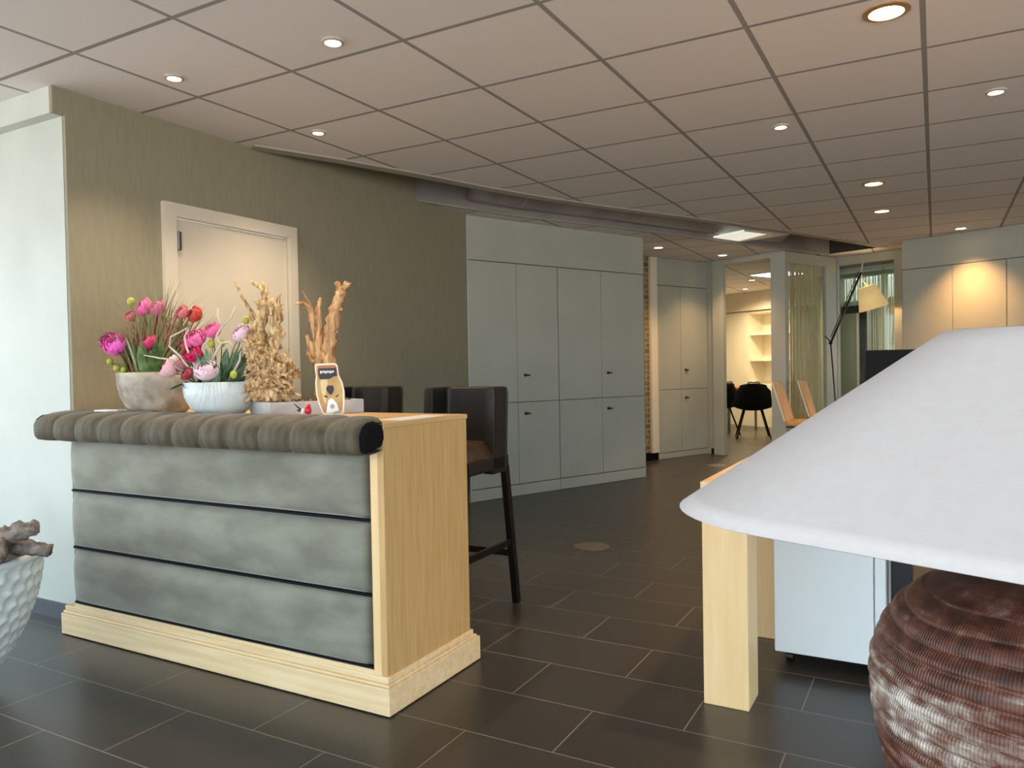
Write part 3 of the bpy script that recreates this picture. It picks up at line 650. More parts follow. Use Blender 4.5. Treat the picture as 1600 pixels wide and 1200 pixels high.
sb.out('flower_stems', 'leaf', wp, smooth=True)
lb = B(); rnd = random.Random(5)
for i in range(80):
    a = rnd.uniform(0, 2*PI); r0 = rnd.uniform(.02, .09); r1 = r0+rnd.uniform(.05, .09)
    leafmesh(lb, (wc.x+r0*math.cos(a), wc.y+r0*math.sin(a), 1.10), (wc.x+r1*math.cos(a), wc.y+r1*math.sin(a)*.8, rnd.uniform(1.12, 1.26)), rnd.uniform(.025, .045))
lb.out('leaves', 'leafblue', wp, smooth=True, kind='stuff')
lf = B(); leafmesh(lf, (-2.64, 2.06, 1.12), (-2.675, 2.005, 1.09), .05, .1); leafmesh(lf, (-2.63, 2.06, 1.12), (-2.655, 1.99, 1.085), .045, .1); lf.out('drooping_leaf', 'leafblue', wp, smooth=True)
tw = [[(-2.62, 2.09, 1.13), (-2.685, 2.035, 1.19), (-2.66, 2.04, 1.205), (-2.735, 2.01, 1.215), (-2.790, 1.98, 1.228)],
      [(-2.60, 2.08, 1.12), (-2.62, 2.06, 1.17), (-2.66, 2.05, 1.22), (-2.70, 2.03, 1.262), (-2.695, 2.035, 1.30), (-2.652, 2.05, 1.32), (-2.625, 2.06, 1.335)],
      [(-2.59, 2.09, 1.13), (-2.632, 2.06, 1.25), (-2.645, 2.06, 1.30), (-2.62, 2.06, 1.33)],
      [(-2.56, 2.09, 1.12), (-2.551, 2.10, 1.197), (-2.58, 2.09, 1.25), (-2.572, 2.095, 1.27), (-2.55, 2.10, 1.285)],
      [(-2.55, 2.10, 1.19), (-2.505, 2.12, 1.265), (-2.53, 2.12, 1.30), (-2.510, 2.13, 1.335), (-2.478, 2.15, 1.372), (-2.46, 2.16, 1.42)],
      [(-2.505, 2.125, 1.345), (-2.53, 2.13, 1.38), (-2.528, 2.13, 1.41)],
      [(-2.505, 2.12, 1.27), (-2.47, 2.13, 1.275), (-2.455, 2.14, 1.25)],
      [(-2.50, 2.14, 1.10), (-2.445, 2.16, 1.20), (-2.442, 2.17, 1.27), (-2.45, 2.17, 1.29)]]
for i, pl_ in enumerate(tw):
    n_ = len(pl_); B().tube(pl_, [.0062-(.0042)*k/(n_-1) for k in range(n_)], 7).out('bleached_twig', 'twig', wp, smooth=True)
wg = B(); rnd = random.Random(8)
for i in range(16): blade(wg, (wc.x+rnd.uniform(-.05, .09), wc.y-.03, 1.11), (wc.x+rnd.uniform(-.12, .2), wc.y-.15-rnd.uniform(0, .03), rnd.uniform(.995, 1.08)), .0022, sag=.9)
wg.out('wire_grass', 'grassg', wp, kind='stuff')

# concrete tray and driftwood
tr = thing('planter_tray', 'low pale concrete tray holding bark chips under the driftwood', 'tray', (-2.266, 2.145, .975), TH)
# local x along V (long side going away), local y to the left-back
L_, W_ = .40, .235; H_ = .056
B().box(0, L_, 0, .014, 0, H_).box(0, L_, W_-.014, W_, 0, H_).box(0, .014, .014, W_-.014, 0, H_).box(L_-.014, L_, .014, W_-.014, 0, H_).box(.014, L_-.014, .014, W_-.014, 0, .04).out('tray_body', 'concrete', tr, bevel=.002)
cb_ = B(); rnd = random.Random(2)
for i in range(330):
    x, y = rnd.uniform(.02, L_-.02), rnd.uniform(.02, W_-.02); z = .045+rnd.uniform(0, .014); a = rnd.uniform(0, PI); s = rnd.uniform(.006, .013); d = Vector((math.cos(a), math.sin(a), rnd.uniform(-.4, .4))).normalized()*s
    cb_.beam((x-d.x, y-d.y, z-d.z), (x+d.x, y+d.y, z+d.z), s*.9, s*.35)
cb_.out('bark_chips', 'chips', tr, kind='stuff')
def branch(b, pts, rad, n=12, jit=.5, seed=0, sub=5):
    P = [Vector(p) for p in pts]; q = []; rr = []
    for i in range(len(P)-1):
        for k in range(sub):
            t_ = k/sub; p0 = P[max(i-1, 0)]; p1 = P[i]; p2 = P[i+1]; p3 = P[min(i+2, len(P)-1)]
            c = .5*((2*p1)+(p2-p0)*t_+(2*p0-5*p1+4*p2-p3)*t_*t_+(3*p1-p0-3*p2+p3)*t_**3)
            q.append(c+Vector((noise.noise(c*25), noise.noise(c*25+Vector((9, 0, 0))), 0))*.004); rr.append(rad[i]*(1-t_)+rad[i+1]*t_)
    q.append(P[-1]); rr.append(rad[-1]); b.tube(q, rr, n, jit, seed)
def lump(b, c, r, sq=(1, 1, 1), amp=.45, fr=18, n=28, seed=0):
    k0 = len(b.v); b.ball(c, r, n, sq); c = Vector(c)
    for i in range(k0, len(b.v)):
        p = Vector(b.v[i]); d = p-c; q = p*fr+Vector((seed, 0, 0)); s = 1+amp*(noise.noise(q)+.6*noise.noise(q*2.3)+.35*noise.noise(q*5)); b.v[i] = tuple(c+d*s)
dl = B()
branch(dl, [(-2.33, 2.24, 1.03), (-2.345, 2.235, 1.14), (-2.345, 2.23, 1.22), (-2.318, 2.238, 1.31), (-2.314, 2.24, 1.39), (-2.314, 2.243, 1.425)], [.045, .042, .034, .022, .019, .015], 14, .75, 1)
branch(dl, [(-2.37, 2.22, 1.16), (-2.385, 2.208, 1.26), (-2.382, 2.208, 1.33), (-2.366, 2.214, 1.40), (-2.355, 2.218, 1.44)], [.036, .034, .024, .020, .018], 12, .75, 2)
branch(dl, [(-2.330, 2.232, 1.38), (-2.335, 2.226, 1.43), (-2.352, 2.22, 1.46), (-2.375, 2.212, 1.49), (-2.408, 2.197, 1.516)], [.016, .018, .015, .012, .006], 10, .5, 3)
branch(dl, [(-2.35, 2.22, 1.45), (-2.355, 2.222, 1.49), (-2.367, 2.219, 1.512)], [.012, .009, .004], 8, .4, 4)
branch(dl, [(-2.355, 2.22, 1.41), (-2.385, 2.21, 1.435), (-2.398, 2.205, 1.44)], [.014, .011, .006], 8, .4, 5)
branch(dl, [(-2.314, 2.243, 1.415), (-2.310, 2.245, 1.455), (-2.298, 2.25, 1.470)], [.010, .006, .003], 7, .3, 6)
branch(dl, [(-2.392, 2.20, 1.30), (-2.41, 2.195, 1.38), (-2.43, 2.185, 1.43), (-2.452, 2.17, 1.48), (-2.471, 2.162, 1.52)], [.012, .010, .008, .006, .003], 8, .3, 7)
lump(dl, (-2.385, 2.205, 1.245), .050, (1, .8, .85), .7, 34, 40, seed=1); lump(dl, (-2.335, 2.24, 1.155), .052, (1.1, .9, .8), .9, 40, 40, seed=5)
lump(dl, (-2.288, 2.25, 1.155), .042, (1, .8, .95), .95, 44, 40, seed=8); lump(dl, (-2.36, 2.22, 1.09), .055, (1.2, .9, .75), .9, 36, 40, seed=3)
for i in range(95):
    rnd = random.Random(i+100); a = rnd.uniform(-.5, PI+.5); q = rnd.random(); c0 = Vector((-2.395+.12*q, 2.205+.05*q, rnd.uniform(1.05, 1.20))); d = Vector((math.cos(a)*.875, math.cos(a)*.484-rnd.uniform(0, .6), math.sin(a)*.7-.15)).normalized(); L0 = rnd.uniform(.045, .085)
    sd = Vector((rnd.uniform(-1, 1), rnd.uniform(-.5, .5), rnd.uniform(-1, 1)))*.018
    branch(dl, [c0+d*.015, c0+d*L0*.55+sd, c0+d*L0+sd*.4], [rnd.uniform(.007, .012), rnd.uniform(.005, .009), .002], 7, .8, i, 3)
for i in range(26):
    rnd = random.Random(i+400); c0 = Vector((-2.385+rnd.uniform(-.02, .03), 2.205, rnd.uniform(1.19, 1.29))); d = Vector((rnd.uniform(-1, .6), rnd.uniform(-.8, 0), rnd.uniform(-.6, .6))).normalized()
    branch(dl, [c0, c0+d*.035+Vector((0, 0, rnd.uniform(-.01, .01))), c0+d*.06], [.010, .008, .002], 7, .8, i, 3)
branch(dl, [(-2.37, 2.22, 1.12), (-2.42, 2.18, 1.10), (-2.47, 2.155, 1.07)], [.026, .014, .005], 9, .5, 31)
for i, (dx, dz) in enumerate(((-.09, 0), (-.05, -.01), (.02, 0), (.06, .01), (-.12, .01))): branch(dl, [(-2.345, 2.22, 1.11), (-2.345+dx*.6, 2.20, 1.065), (-2.345+dx, 2.19+dx*.2, 1.035)], [.022, .014, .008], 8, .7, 60+i)
dl.out('driftwood_root', 'drift', smooth=True); tag(bpy.data.objects['driftwood_root'], 'gnarled bleached driftwood root with antler-like top, beside the white bowl', 'driftwood', 'driftwood pieces in the concrete tray')
dr = B()
branch(dr, [(-2.20, 2.40, 1.02), (-2.205, 2.40, 1.12), (-2.20, 2.405, 1.22), (-2.185, 2.41, 1.32), (-2.165, 2.42, 1.42), (-2.145, 2.435, 1.475), (-2.138, 2.44, 1.505)], [.050, .036, .030, .026, .022, .020, .026], 14, .45, 11)
branch(dr, [(-2.145, 2.435, 1.475), (-2.128, 2.445, 1.52)], [.014, .009], 8, .4, 12); branch(dr, [(-2.15, 2.432, 1.475), (-2.165, 2.425, 1.52)], [.014, .008], 8, .4, 13)
branch(dr, [(-2.215, 2.40, 1.10), (-2.232, 2.39, 1.22), (-2.235, 2.385, 1.32), (-2.232, 2.385, 1.40), (-2.222, 2.39, 1.455)], [.034, .024, .017, .013, .006], 10, .4, 14)
branch(dr, [(-2.235, 2.385, 1.28), (-2.252, 2.375, 1.35), (-2.262, 2.37, 1.405), (-2.285, 2.36, 1.43), (-2.318, 2.345, 1.432)], [.016, .014, .011, .008, .004], 8, .4, 15)
branch(dr, [(-2.255, 2.375, 1.38), (-2.262, 2.37, 1.43), (-2.29, 2.355, 1.485)], [.009, .005, .002], 7, .3, 16)
branch(dr, [(-2.22, 2.39, 1.16), (-2.25, 2.375, 1.24), (-2.275, 2.36, 1.30)], [.026, .018, .007], 9, .6, 17)
branch(dr, [(-2.24, 2.39, 1.20), (-2.26, 2.37, 1.20), (-2.27, 2.365, 1.27)], [.014, .014, .006], 9, .6, 18)
branch(dr, [(-2.162, 2.42, 1.40), (-2.135, 2.43, 1.405)], [.010, .004], 7, .3, 19); branch(dr, [(-2.178, 2.41, 1.30), (-2.155, 2.42, 1.315)], [.009, .004], 7, .3, 20)
lump(dr, (-2.20, 2.40, 1.06), .055, (1.1, .8, .8), .5, 22, seed=21)
o = dr.out('driftwood_stump', 'drift2', smooth=True); tag(o, 'upright reddish driftwood stump with a thick forked branch, behind the beer-glass sign', 'driftwood', 'driftwood pieces in the concrete tray')

# beer glass shaped sign
sg = thing('beer_glass_sign', 'small cut-out sign shaped like a beer glass standing on the counter', 'sign', (-1.965, 2.15, .988), math.radians(29)); sg.rotation_euler = (math.radians(-4), 0, math.radians(29))
PXM = .00237
def sgp(x, y): return ((x-500)/10.91*PXM, (1095-y)/10.91*PXM)
def slab(poly, y0, y1, m, nm, par=sg, **k):
    n = len(poly); v = [(x, y0, z) for x, z in poly]+[(x, y1, z) for x, z in poly]
    return obj(nm, v, [tuple(range(n)), tuple(range(n, 2*n))[::-1]]+[(i, (i+1) % n, (i+1) % n+n, i+n) for i in range(n)], m, par, **k)
outl = [(252, 215), (595, 208), (632, 250), (655, 420), (715, 540), (748, 700), (752, 880), (738, 1060), (700, 1095), (560, 1100), (400, 1092), (370, 1060), (300, 880), (262, 720), (248, 560), (262, 430), (246, 300)]
slab([sgp(*p) for p in outl], 0, .008, 'signrim', 'card_rim')
cx_, cy_ = 500, 660
inn = [(cx_+(x-cx_)*.885, cy_+(y-cy_)*.93) for x, y in outl]
slab([sgp(*p) for p in inn], -.0012, 0, 'amber', 'amber_print')
slab([sgp(*p) for p in [(302, 258), (600, 255), (618, 330), (628, 430), (560, 440), (500, 480), (330, 482), (308, 400)]], -.0022, -.0012, 'darkprint', 'dark_band')
slab([sgp(*p) for p in [(305, 262), (596, 260), (600, 292), (305, 296)]], -.0028, -.0022, 'tabletop', 'brown_band')
for k in range(9):
    x = 338+k*27; h = 52-(k % 3)*9
    slab([sgp(x, 335+(k % 2)*6), sgp(x+17, 335+(k % 2)*4), sgp(x+19, 335+h), sgp(x-1, 338+h)], -.0030, -.0022, 'white', 'lettering')
slab([sgp(*p) for p in [(455, 610), (480, 590), (505, 598), (530, 585), (565, 605), (575, 660), (555, 715), (520, 755), (490, 735), (450, 680), (440, 640)]], -.0026, -.0012, 'darkprint', 'emblem')
slab([sgp(*p) for p in [(395, 755), (430, 765), (468, 780), (455, 800), (415, 790)]], -.0026, -.0012, 'darkprint', 'emblem'); slab([sgp(*p) for p in [(590, 780), (620, 765), (650, 740), (648, 775), (610, 795)]], -.0026, -.0012, 'darkprint', 'emblem')
slab([sgp(*p) for p in [(470, 850), (520, 810), (560, 830), (620, 900), (650, 1000), (660, 1060), (440, 1060), (455, 960)]], -.0022, -.0012, 'white', 'chalice_print')
slab([sgp(545+40*math.cos(a*PI/6), 950+42*math.sin(a*PI/6)) for a in range(12)], -.0028, -.0022, 'trimgrey', 'ring_print')
slab([sgp(*p) for p in [(560, 1050), (640, 1020), (700, 1010), (700, 1070), (560, 1085)]], -.0026, -.0012, 'trimgrey', 'base_print')
slab([sgp(*p) for p in [(420, 490), (450, 490), (470, 560), (450, 600), (430, 760), (440, 900), (400, 860), (350, 640), (340, 500)]], -.0018, -.0012, mat('pale_foam', sr(222, 196, 140), .5), 'foam_print')
B().box(-.02, .02, .008, .05, .0, .004).box(-.002, .002, .008, .05, .0, .12).out('stand', 'signrim', sg)
# small figurine
fg = thing('figurine', 'tiny red and white figurine with dark wings beside the beer-glass sign', 'figurine', (-2.06, 2.125, .986), math.radians(29))
B().ball((.008, 0, .018), .014, 12, (.95, .8, 1.25)).ball((.012, -.004, .036), .008, 10).out('red_body', 'redtoy', fg, smooth=True)
B().ball((-.012, 0, .014), .010, 10, (.8, .8, 1.3)).out('white_body', 'white', fg, smooth=True); B().tube([(-.016, 0, .02), (-.045, 0, .045)], [.004, .001], 6).tube([(-.018, 0, .018), (-.034, .002, .020)], [.006, .002], 6).out('dark_wing', 'darkprint', fg)
tag(B().prism([(-3.13, 1.98), (-3.03, 2.02), (-3.04, 2.07), (-3.14, 2.03)], .996, 1.003).out('card', 'paper'), 'small white card lying in front of the beige stone bowl', 'card')

# ------------------------------------------------------------------ dimpled planter with logs
pt = thing('dimpled_planter', 'large white planter bowl with hammered dimples at the left picture edge', 'planter', (-3.140, 1.382, 0))
nz_, na = 90, 200; v = []; f = []
def rad_(q):  # q 0 bottom..1 rim
    return .10+(.335-.10)*math.sin(min(1, q*1.02)*PI/2)**.72
zz = lambda q: .505*q
for j in range(nz_+1):
    q = j/nz_
    for i in range(na):
        a = 2*PI*i/na; row = q*.505/.048; ri = math.floor(row); ca = 2*PI/34; best = 9
        for rr_ in (ri-1, ri, ri+1):
            off = .5*(rr_ % 2)
            for cc in (math.floor(a/ca-off), math.floor(a/ca-off)+1):
                dx = (a-(cc+off+.0)*ca)/ca; dy = (row-(rr_+.5)); best = min(best, dx*dx*.9+dy*dy*.62)
        d = .015*(1-min(1, best/.27)) if q < .96 else 0
        R0 = rad_(q)-d; v.append((R0*math.cos(a), R0*math.sin(a), zz(q)))
for j in range(nz_):
    for i in range(na): f.append((j*na+i, j*na+(i+1) % na, (j+1)*na+(i+1) % na, (j+1)*na+i))
k0 = len(v)
for q, dr_ in ((1.0, -.012), (.93, -.018), (.8, -.02)):
    for i in range(na): a = 2*PI*i/na; R0 = rad_(q)+dr_; v.append((R0*math.cos(a), R0*math.sin(a), zz(q)+(.006 if q == 1 else 0)))
st_ = nz_*na
for i in range(na):
    f.append((st_+i, st_+(i+1) % na, k0+(i+1) % na, k0+i)); f.append((k0+i, k0+(i+1) % na, k0+na+(i+1) % na, k0+na+i)); f.append((k0+na+i, k0+na+(i+1) % na, k0+2*na+(i+1) % na, k0+2*na+i))
f.append(tuple(k0+2*na+i for i in range(na))); f.append(tuple(range(na))[::-1])
obj('bowl_wall', v, f, 'whitecer', pt, smooth=True)
B().lathe([(.30, .455), (.15, .462), (1e-4, .465)], 40).out('soil', 'soil', pt)
def log(label, pts, rad, seed):
    b = B(); branch(b, pts, rad, 16, .35, seed, 8); o = b.out('driftwood_log', 'log', smooth=True); tag(o, label, 'log', 'weathered logs in the dimpled planter'); return o
log('topmost grey weathered log sticking up out of the dimpled planter', [(-2.728, 1.508, .630), (-2.80, 1.46, .604), (-2.90, 1.40, .565), (-3.02, 1.34, .52), (-3.08, 1.30, .46)], [.023, .032, .036, .036, .03], 41)
log('thick pale log lying lowest at the front of the dimpled planter', [(-2.775, 1.425, .572), (-2.84, 1.40, .55), (-2.95, 1.35, .52), (-3.06, 1.30, .49)], [.034, .046, .05, .045], 43)
log('short dark log poking out over the rim of the dimpled planter toward the counter', [(-2.705, 1.53, .545), (-2.79, 1.505, .552), (-2.89, 1.47, .555), (-3.0, 1.45, .55)], [.021, .025, .028, .026], 45)

# ------------------------------------------------------------------ table lamp in front
LC = Vector((.1, .886, 0))
lm = thing('table_lamp', 'large table lamp with white shade and brown ribbed ceramic vase base', 'lamp', (LC.x, LC.y, 0), -.388)
def rsq(a, rc, n=14):
    o = []
    for cx, cy, a0 in ((a-rc, a-rc, 0), (-(a-rc), a-rc, 90), (-(a-rc), -(a-rc), 180), (a-rc, -(a-rc), 270)):
        for i in range(n): t_ = math.radians(a0+90*i/(n-1)); o.append((cx+rc*math.cos(t_), cy+rc*math.sin(t_)))
    return o
v = []; rows = []
sh_ = [(.30+(.093-.30)*q/14, .174+(.090-.174)*q/14, 1.005+.173*q/14) for q in range(15)]
for (a, rc_, z) in [(.298, .173, 1.004)]+sh_+[(a-.004, rc2-.003, z+.0005) for a, rc2, z in sh_[::-1]]:
    rows.append(rsq(a, rc_)); v += [(x, y, z) for x, y in rows[-1]]
k = len(rows[0]); nr = len(rows); f = [(j*k+i, j*k+(i+1) % k, ((j+1) % nr)*k+(i+1) % k, ((j+1) % nr)*k+i) for j in range(nr) for i in range(k)]
obj('lamp_shade', v, f, 'linen', lm, smooth=True)
mv = mat('brown_glaze', sr(80, 50, 40), .42, spec=.5); N, L, bs = nodes(mv)
tc = N.new('ShaderNodeTexCoord'); mp = N.new('ShaderNodeMapping'); mp.inputs['Scale'].default_value = (1, 1, 7); L.new(tc.outputs['Object'], mp.inputs[0])
n1 = N.new('ShaderNodeTexNoise'); n1.inputs['Scale'].default_value = 9; n1.inputs['Detail'].default_value = 8; n1.inputs['Roughness'].default_value = .7; L.new(mp.outputs[0], n1.inputs['Vector'])
n2 = N.new('ShaderNodeTexNoise'); n2.inputs['Scale'].default_value = 60; n2.inputs['Detail'].default_value = 4; L.new(tc.outputs['Object'], n2.inputs['Vector'])
ma = N.new('ShaderNodeMath'); ma.operation = 'MULTIPLY_ADD'; ma.inputs[1].default_value = .45; L.new(n2.outputs['Fac'], ma.inputs[0]); L.new(n1.outputs['Fac'], ma.inputs[2])
sxyz = N.new('ShaderNodeSeparateXYZ'); L.new(tc.outputs['Object'], sxyz.inputs[0])
band = N.new('ShaderNodeMapRange'); band.interpolation_type = 'SMOOTHSTEP'; band.inputs[1].default_value = .06; band.inputs[2].default_value = 0; band.inputs[3].default_value = -.03; band.inputs[4].default_value = .16
sb_ = N.new('ShaderNodeMath'); sb_.operation = 'SUBTRACT'; sb_.inputs[1].default_value = .822; L.new(sxyz.outputs['Z'], sb_.inputs[0]); ab_ = N.new('ShaderNodeMath'); ab_.operation = 'ABSOLUTE'; L.new(sb_.outputs[0], ab_.inputs[0]); L.new(ab_.outputs[0], band.inputs[0])
ad_ = N.new('ShaderNodeMath'); L.new(ma.outputs[0], ad_.inputs[0]); L.new(band.outputs[0], ad_.inputs[1])
rp = N.new('ShaderNodeValToRGB'); e = rp.color_ramp.elements; e[0].position = .60; e[0].color = sr(66, 34, 24); e[1].position = 1.0; e[1].color = sr(214, 206, 198)
e2_ = rp.color_ramp.elements.new(.76); e2_.color = sr(104, 60, 44); e3_ = rp.color_ramp.elements.new(.86); e3_.color = sr(140, 122, 112)
L.new(ad_.outputs[0], rp.inputs[0]); L.new(rp.outputs[0], bs.inputs['Base Color'])
at = N.new('ShaderNodeMath'); at.operation = 'ARCTAN2'; L.new(sxyz.outputs['Y'], at.inputs[0]); L.new(sxyz.outputs['X'], at.inputs[1])
mu = N.new('ShaderNodeMath'); mu.operation = 'MULTIPLY'; mu.inputs[1].default_value = 320; L.new(at.outputs[0], mu.inputs[0]); sn = N.new('ShaderNodeMath'); sn.operation = 'SINE'; L.new(mu.outputs[0], sn.inputs[0])
bpv = N.new('ShaderNodeBump'); bpv.inputs['Strength'].default_value = .8; bpv.inputs['Distance'].default_value = .0008; L.new(sn.outputs[0], bpv.inputs['Height']); L.new(bpv.outputs[0], bs.inputs['Normal'])
vp = [(.085, .575), (.10, .58), (.118, .63), (.135, .68), (.147, .728), (.156, .764), (.162, .795), (.1645, .831), (.163, .851), (.154, .879), (.137, .905), (.115, .924), (.085, .938), (.055, .946), (.035, .952)]
# resample with ridges, many vertical scores
prof = []
for i in range(len(vp)-1):
    for q in range(18):
        t_ = q/18; r_ = vp[i][0]*(1-t_)+vp[i+1][0]*t_; z_ = vp[i][1]*(1-t_)+vp[i+1][1]*t_; prof.append((r_, z_))
prof.append(vp[-1])
def vfn(r_, z_, t_):
    ph = z_/.0165+.30*noise.noise(Vector((t_*1.3, z_*10, 0))); s = (ph % 1); ridge = (math.sin(PI*s))**.35
    return r_*(1-.030+.030*ridge)
B().lathe(prof, 300, fn=vfn).out('vase_base', mv, lm, smooth=True)
B().lathe([(.034, .95), (.036, .965), (.018, .97), (.012, .975), (.012, 1.10), (1e-4, 1.10)], 24).out('neck', 'bezel', lm, smooth=True)
sp_ = B()
for a in range(3): sp_.tube([(0, 0, 1.10), (.088*math.cos(a*2.094), .088*math.sin(a*2.094), 1.172)], .002, 6)
sp_.out('shade_spider', 'blackmetal', lm)
ltab = thing('side_table', 'small round table under the vase lamp', 'table', (LC.x, LC.y, 0))
B().lathe([(.22, .545), (.22, .572), (1e-4, .574)], 48).out('table_top', 'blackmetal', ltab); B().tube([(0, 0, .02), (0, 0, .546)], .03, 16).out('column', 'blackmetal', ltab); B().lathe([(.17, 0), (.17, .015), (.03, .025), (1e-4, .025)], 36).out('foot', 'blackmetal', ltab)

# ------------------------------------------------------------------ oak desk with pedestal, monitor
dk = thing('oak_desk', 'oak desk with thick square legs behind the table lamp', 'desk', (0, 0, 0))
B().box(-.695, 1.35, 2.545, 3.46, .700, .757).out('desk_top', 'oak_x', dk, bevel=.003)
for x in (-.695, 1.20):
    for y in (2.56, 3.29): B().box(x, x+.15, y, y+.15, 0, .6995).out('leg', 'oak_pale' if x < 0 else 'oak_v', dk, bevel=.003)
pd = thing('drawer_pedestal', 'white wheeled drawer pedestal under the oak desk', 'drawer unit', (-.545, 3.0, 0))
B().box(0, .385, .02, .60, .055, .60).out('body', 'whitelac', pd, bevel=.004); B().box(.004, .345, 0, .0195, .058, .597).out('front_panel', 'whitelac', pd, bevel=.003); B().box(.350, .385, .004, .0195, .058, .597).out('front_strip', 'whitelac', pd, bevel=.002)
for x in (.05, .335):
    for y in (.07, .54):
        cs = B().tube([(x-.012, y, .024), (x+.012, y, .024)], .024, 14).box(x-.016, x+.016, y-.014, y+.014, .035, .0545).out('caster', 'blackmetal', pd)
B().box(-.0, .0, 0, 0, 0, 0)
sl = thing('desk_screen_leg', 'dark steel upright beside the white drawer pedestal', 'support', (-.112, 3.12, 0)); B().box(-.035, .035, -.03, .03, .0, .699).out('upright', 'blackmetal', sl, bevel=.003); B().box(-.038, .038, -.25, .25, 0.0, .02).out('foot', 'blackmetal', sl)  # narrow dark upright on a low foot
mo = thing('computer_monitor', 'black computer monitor standing on the oak desk, half hidden by the lampshade', 'monitor', (.04, 3.24, .757), math.radians(0))
B().box(-.275, .275, 0, .03, .09, .437).out('screen_housing', 'screen', mo, bevel=.004); B().box(-.265, .265, -.003, 0, .10, .428).out('screen', 'black', mo); B().box(-.05, .05, .03, .05, .0, .25).box(-.12, .12, -.05, .12, 0, .012).out('stand', 'black', mo); B().box(-.238, -.232, -.006, -.003, .10, .33).out('reflection_strip', 'steel', mo) if False else None

# ------------------------------------------------------------------ tan chairs
def tan_chair(label, loc):
    t = thing('tan_chair', label, 'chair', loc, math.radians(0), 'tan leather chairs in front of the string curtain')
    # back slab leaning to -x, width along y
    v = []; f = []; nv = 8
    B().add([(.0, 0, .545), (.02, 0, .545), (-.10, 0, .955), (-.122, 0, .95), (.0, .42, .545), (.02, .42, .545), (-.10, .42, .955), (-.122, .42, .95)], [(0, 1, 2, 3), (7, 6, 5, 4), (0, 4, 5, 1), (1, 5, 6, 2), (2, 6, 7, 3), (3, 7, 4, 0)]).out('backrest', 'tan', t, bevel=.008)
    B().box(0, .42, 0, .42, .49, .545).out('seat', 'tan', t, bevel=.015)
    B().box(.0, .42, -.012, .432, .478, .490).out('seat_frame', 'blackmetal', t)
    for y in (-.006, .426):
        B().tube([(.40, y, .484), (.42, y, .40), (.42, y, .03), (.38, y, .012), (.0, y, .012)], .011, 8).out('leg', 'blackmetal', t, smooth=True)
    for y in (-.012, .425): B().add([(-.02, y, .545), (.0, y, .545), (-.122, y, .955), (-.14, y, .955), (-.02, y+.008, .545), (.0, y+.008, .545), (-.122, y+.008, .955), (-.14, y+.008, .955)], [(0, 1, 2, 3), (7, 6, 5, 4), (0, 4, 5, 1), (1, 5, 6, 2), (2, 6, 7, 3), (3, 7, 4, 0)]).out('back_frame', 'creamwhite' if y < 0 else 'blackmetal', t)
    return t
tan_chair('tan leather chair nearer the open doorway, in front of the right door post', (-1.372, 8.36, 0)); tan_chair('tan leather chair further right, in front of the string curtain', (-1.24, 9.16, 0))

# ------------------------------------------------------------------ articulated floor lamp
al = thing('floor_lamp', 'slender articulated floor lamp with a warm parchment shade', 'lamp', (0, 0, 0))
B().lathe([(.12, 0), (.12, .012), (.02, .02), (1e-4, .02)], 32, (-.99, 9.70)).out('base', 'blackmetal', al)
B().tube([(-.99, 9.70, .02), (-1.072, 9.645, 1.379)], .008, 8).out('lower_arm', 'lampblack', al, smooth=True)
B().tube([(-1.075, 9.64, 1.372), (-.755, 9.835, 2.20)], .013, 8).tube([(-1.07, 9.645, 1.45), (-.78, 9.82, 2.21)], .005, 6).out('upper_arm', 'lampblack', al, smooth=True)
B().tube([(-1.13, 9.61, 1.46), (-1.085, 9.64, 1.41), (-1.072, 9.645, 1.37)], .007, 8).ball((-1.073, 9.642, 1.378), .022, 10).out('elbow', 'blackmetal', al)
B().tube([(-.755, 9.835, 2.20), (-.735, 9.85, 2.33)], .006, 8).tube([(-.765, 9.83, 2.20), (-.735, 9.85, 2.10), (-.695, 9.868, 2.04)], .009, 8).out('shade_arm', 'creamwhite', al)
ax = Vector((.075, .04, -.27)).normalized(); top_ = Vector((-.70, 9.865, 2.035)); bshade = B()
sx = ax.cross(Vector((0, 1, 0))).normalized(); sy = ax.cross(sx)
for kx, (r_, d_) in enumerate(((.095, 0), (.165, .27), (.162, .27), (.092, .003))):
    for a in range(32): t_ = 2*PI*a/32; bshade.v.append(tuple(top_+ax*d_+(sx*math.cos(t_)+sy*math.sin(t_))*r_))
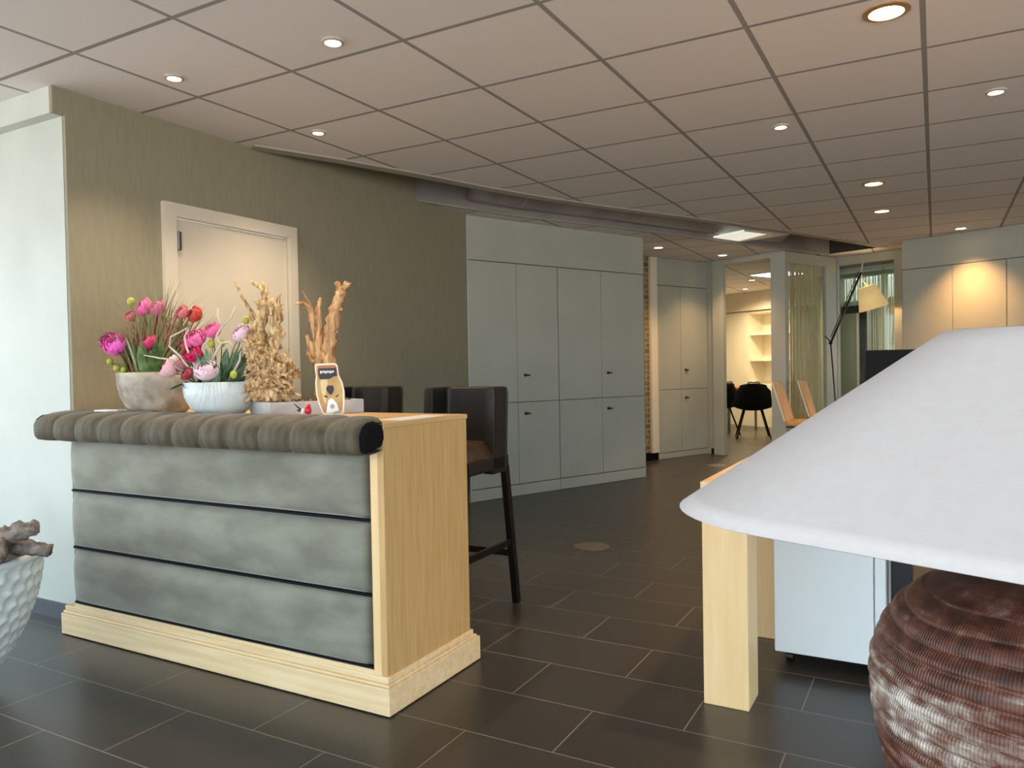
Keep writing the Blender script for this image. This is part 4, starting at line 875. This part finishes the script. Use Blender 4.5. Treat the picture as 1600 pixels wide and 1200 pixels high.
bshade.f = [(j*32+i, j*32+(i+1) % 32, ((j+1) % 4)*32+(i+1) % 32, ((j+1) % 4)*32+i) for j in range(4) for i in range(32)]
bshade.out('lamp_shade', 'shadewarm', al, smooth=True)
pl_ = bpy.data.lights.new('floor_lamp_bulb', 'POINT'); pl_.energy = 6; pl_.color = (1, .72, .4); pl_.shadow_soft_size = .03; po = bpy.data.objects.new('floor_lamp_bulb', pl_); C.objects.link(po); po.parent = al; po.location = tuple(top_+ax*.15)

# ------------------------------------------------------------------ world, sun, camera
w = bpy.data.worlds.new('sky'); bpy.context.scene.world = w; w.use_nodes = True; N = w.node_tree.nodes; L = w.node_tree.links
bg = N['Background']; tcw = N.new('ShaderNodeTexCoord'); sx_ = N.new('ShaderNodeSeparateXYZ'); L.new(tcw.outputs['Generated'], sx_.inputs[0])
rw = N.new('ShaderNodeValToRGB'); rw.color_ramp.elements[0].position = .48; rw.color_ramp.elements[0].color = (.80, .77, .72, 1); rw.color_ramp.elements[1].position = .56; rw.color_ramp.elements[1].color = (.70, .88, 1, 1)
mrw = N.new('ShaderNodeMapRange'); mrw.inputs[1].default_value = -1; L.new(sx_.outputs['Z'], mrw.inputs[0]); L.new(mrw.outputs[0], rw.inputs[0]); L.new(rw.outputs[0], bg.inputs[0]); bg.inputs[1].default_value = 5.0
cam = bpy.data.cameras.new('camera'); co = bpy.data.objects.new('camera', cam); C.objects.link(co); bpy.context.scene.camera = co
cam.sensor_width = 36; cam.lens = 1195.24/1600*36; cam.clip_start = .05; cam.clip_end = 100
r = Vector((0.8747476, 0.4842532, -0.017761)); u = Vector((0.0055614, 0.0266175, 0.9996302)); wv = Vector((-0.4845469, 0.8745229, -0.0205904))
co.matrix_world = Matrix(((r.x, u.x, -wv.x, 0), (r.y, u.y, -wv.y, 0), (r.z, u.z, -wv.z, 1.14906), (0, 0, 0, 1)))
sc = bpy.context.scene
sc.view_settings.view_transform = 'Standard'; sc.view_settings.look = 'None'; sc.view_settings.exposure = .12; sc.view_settings.gamma = 1
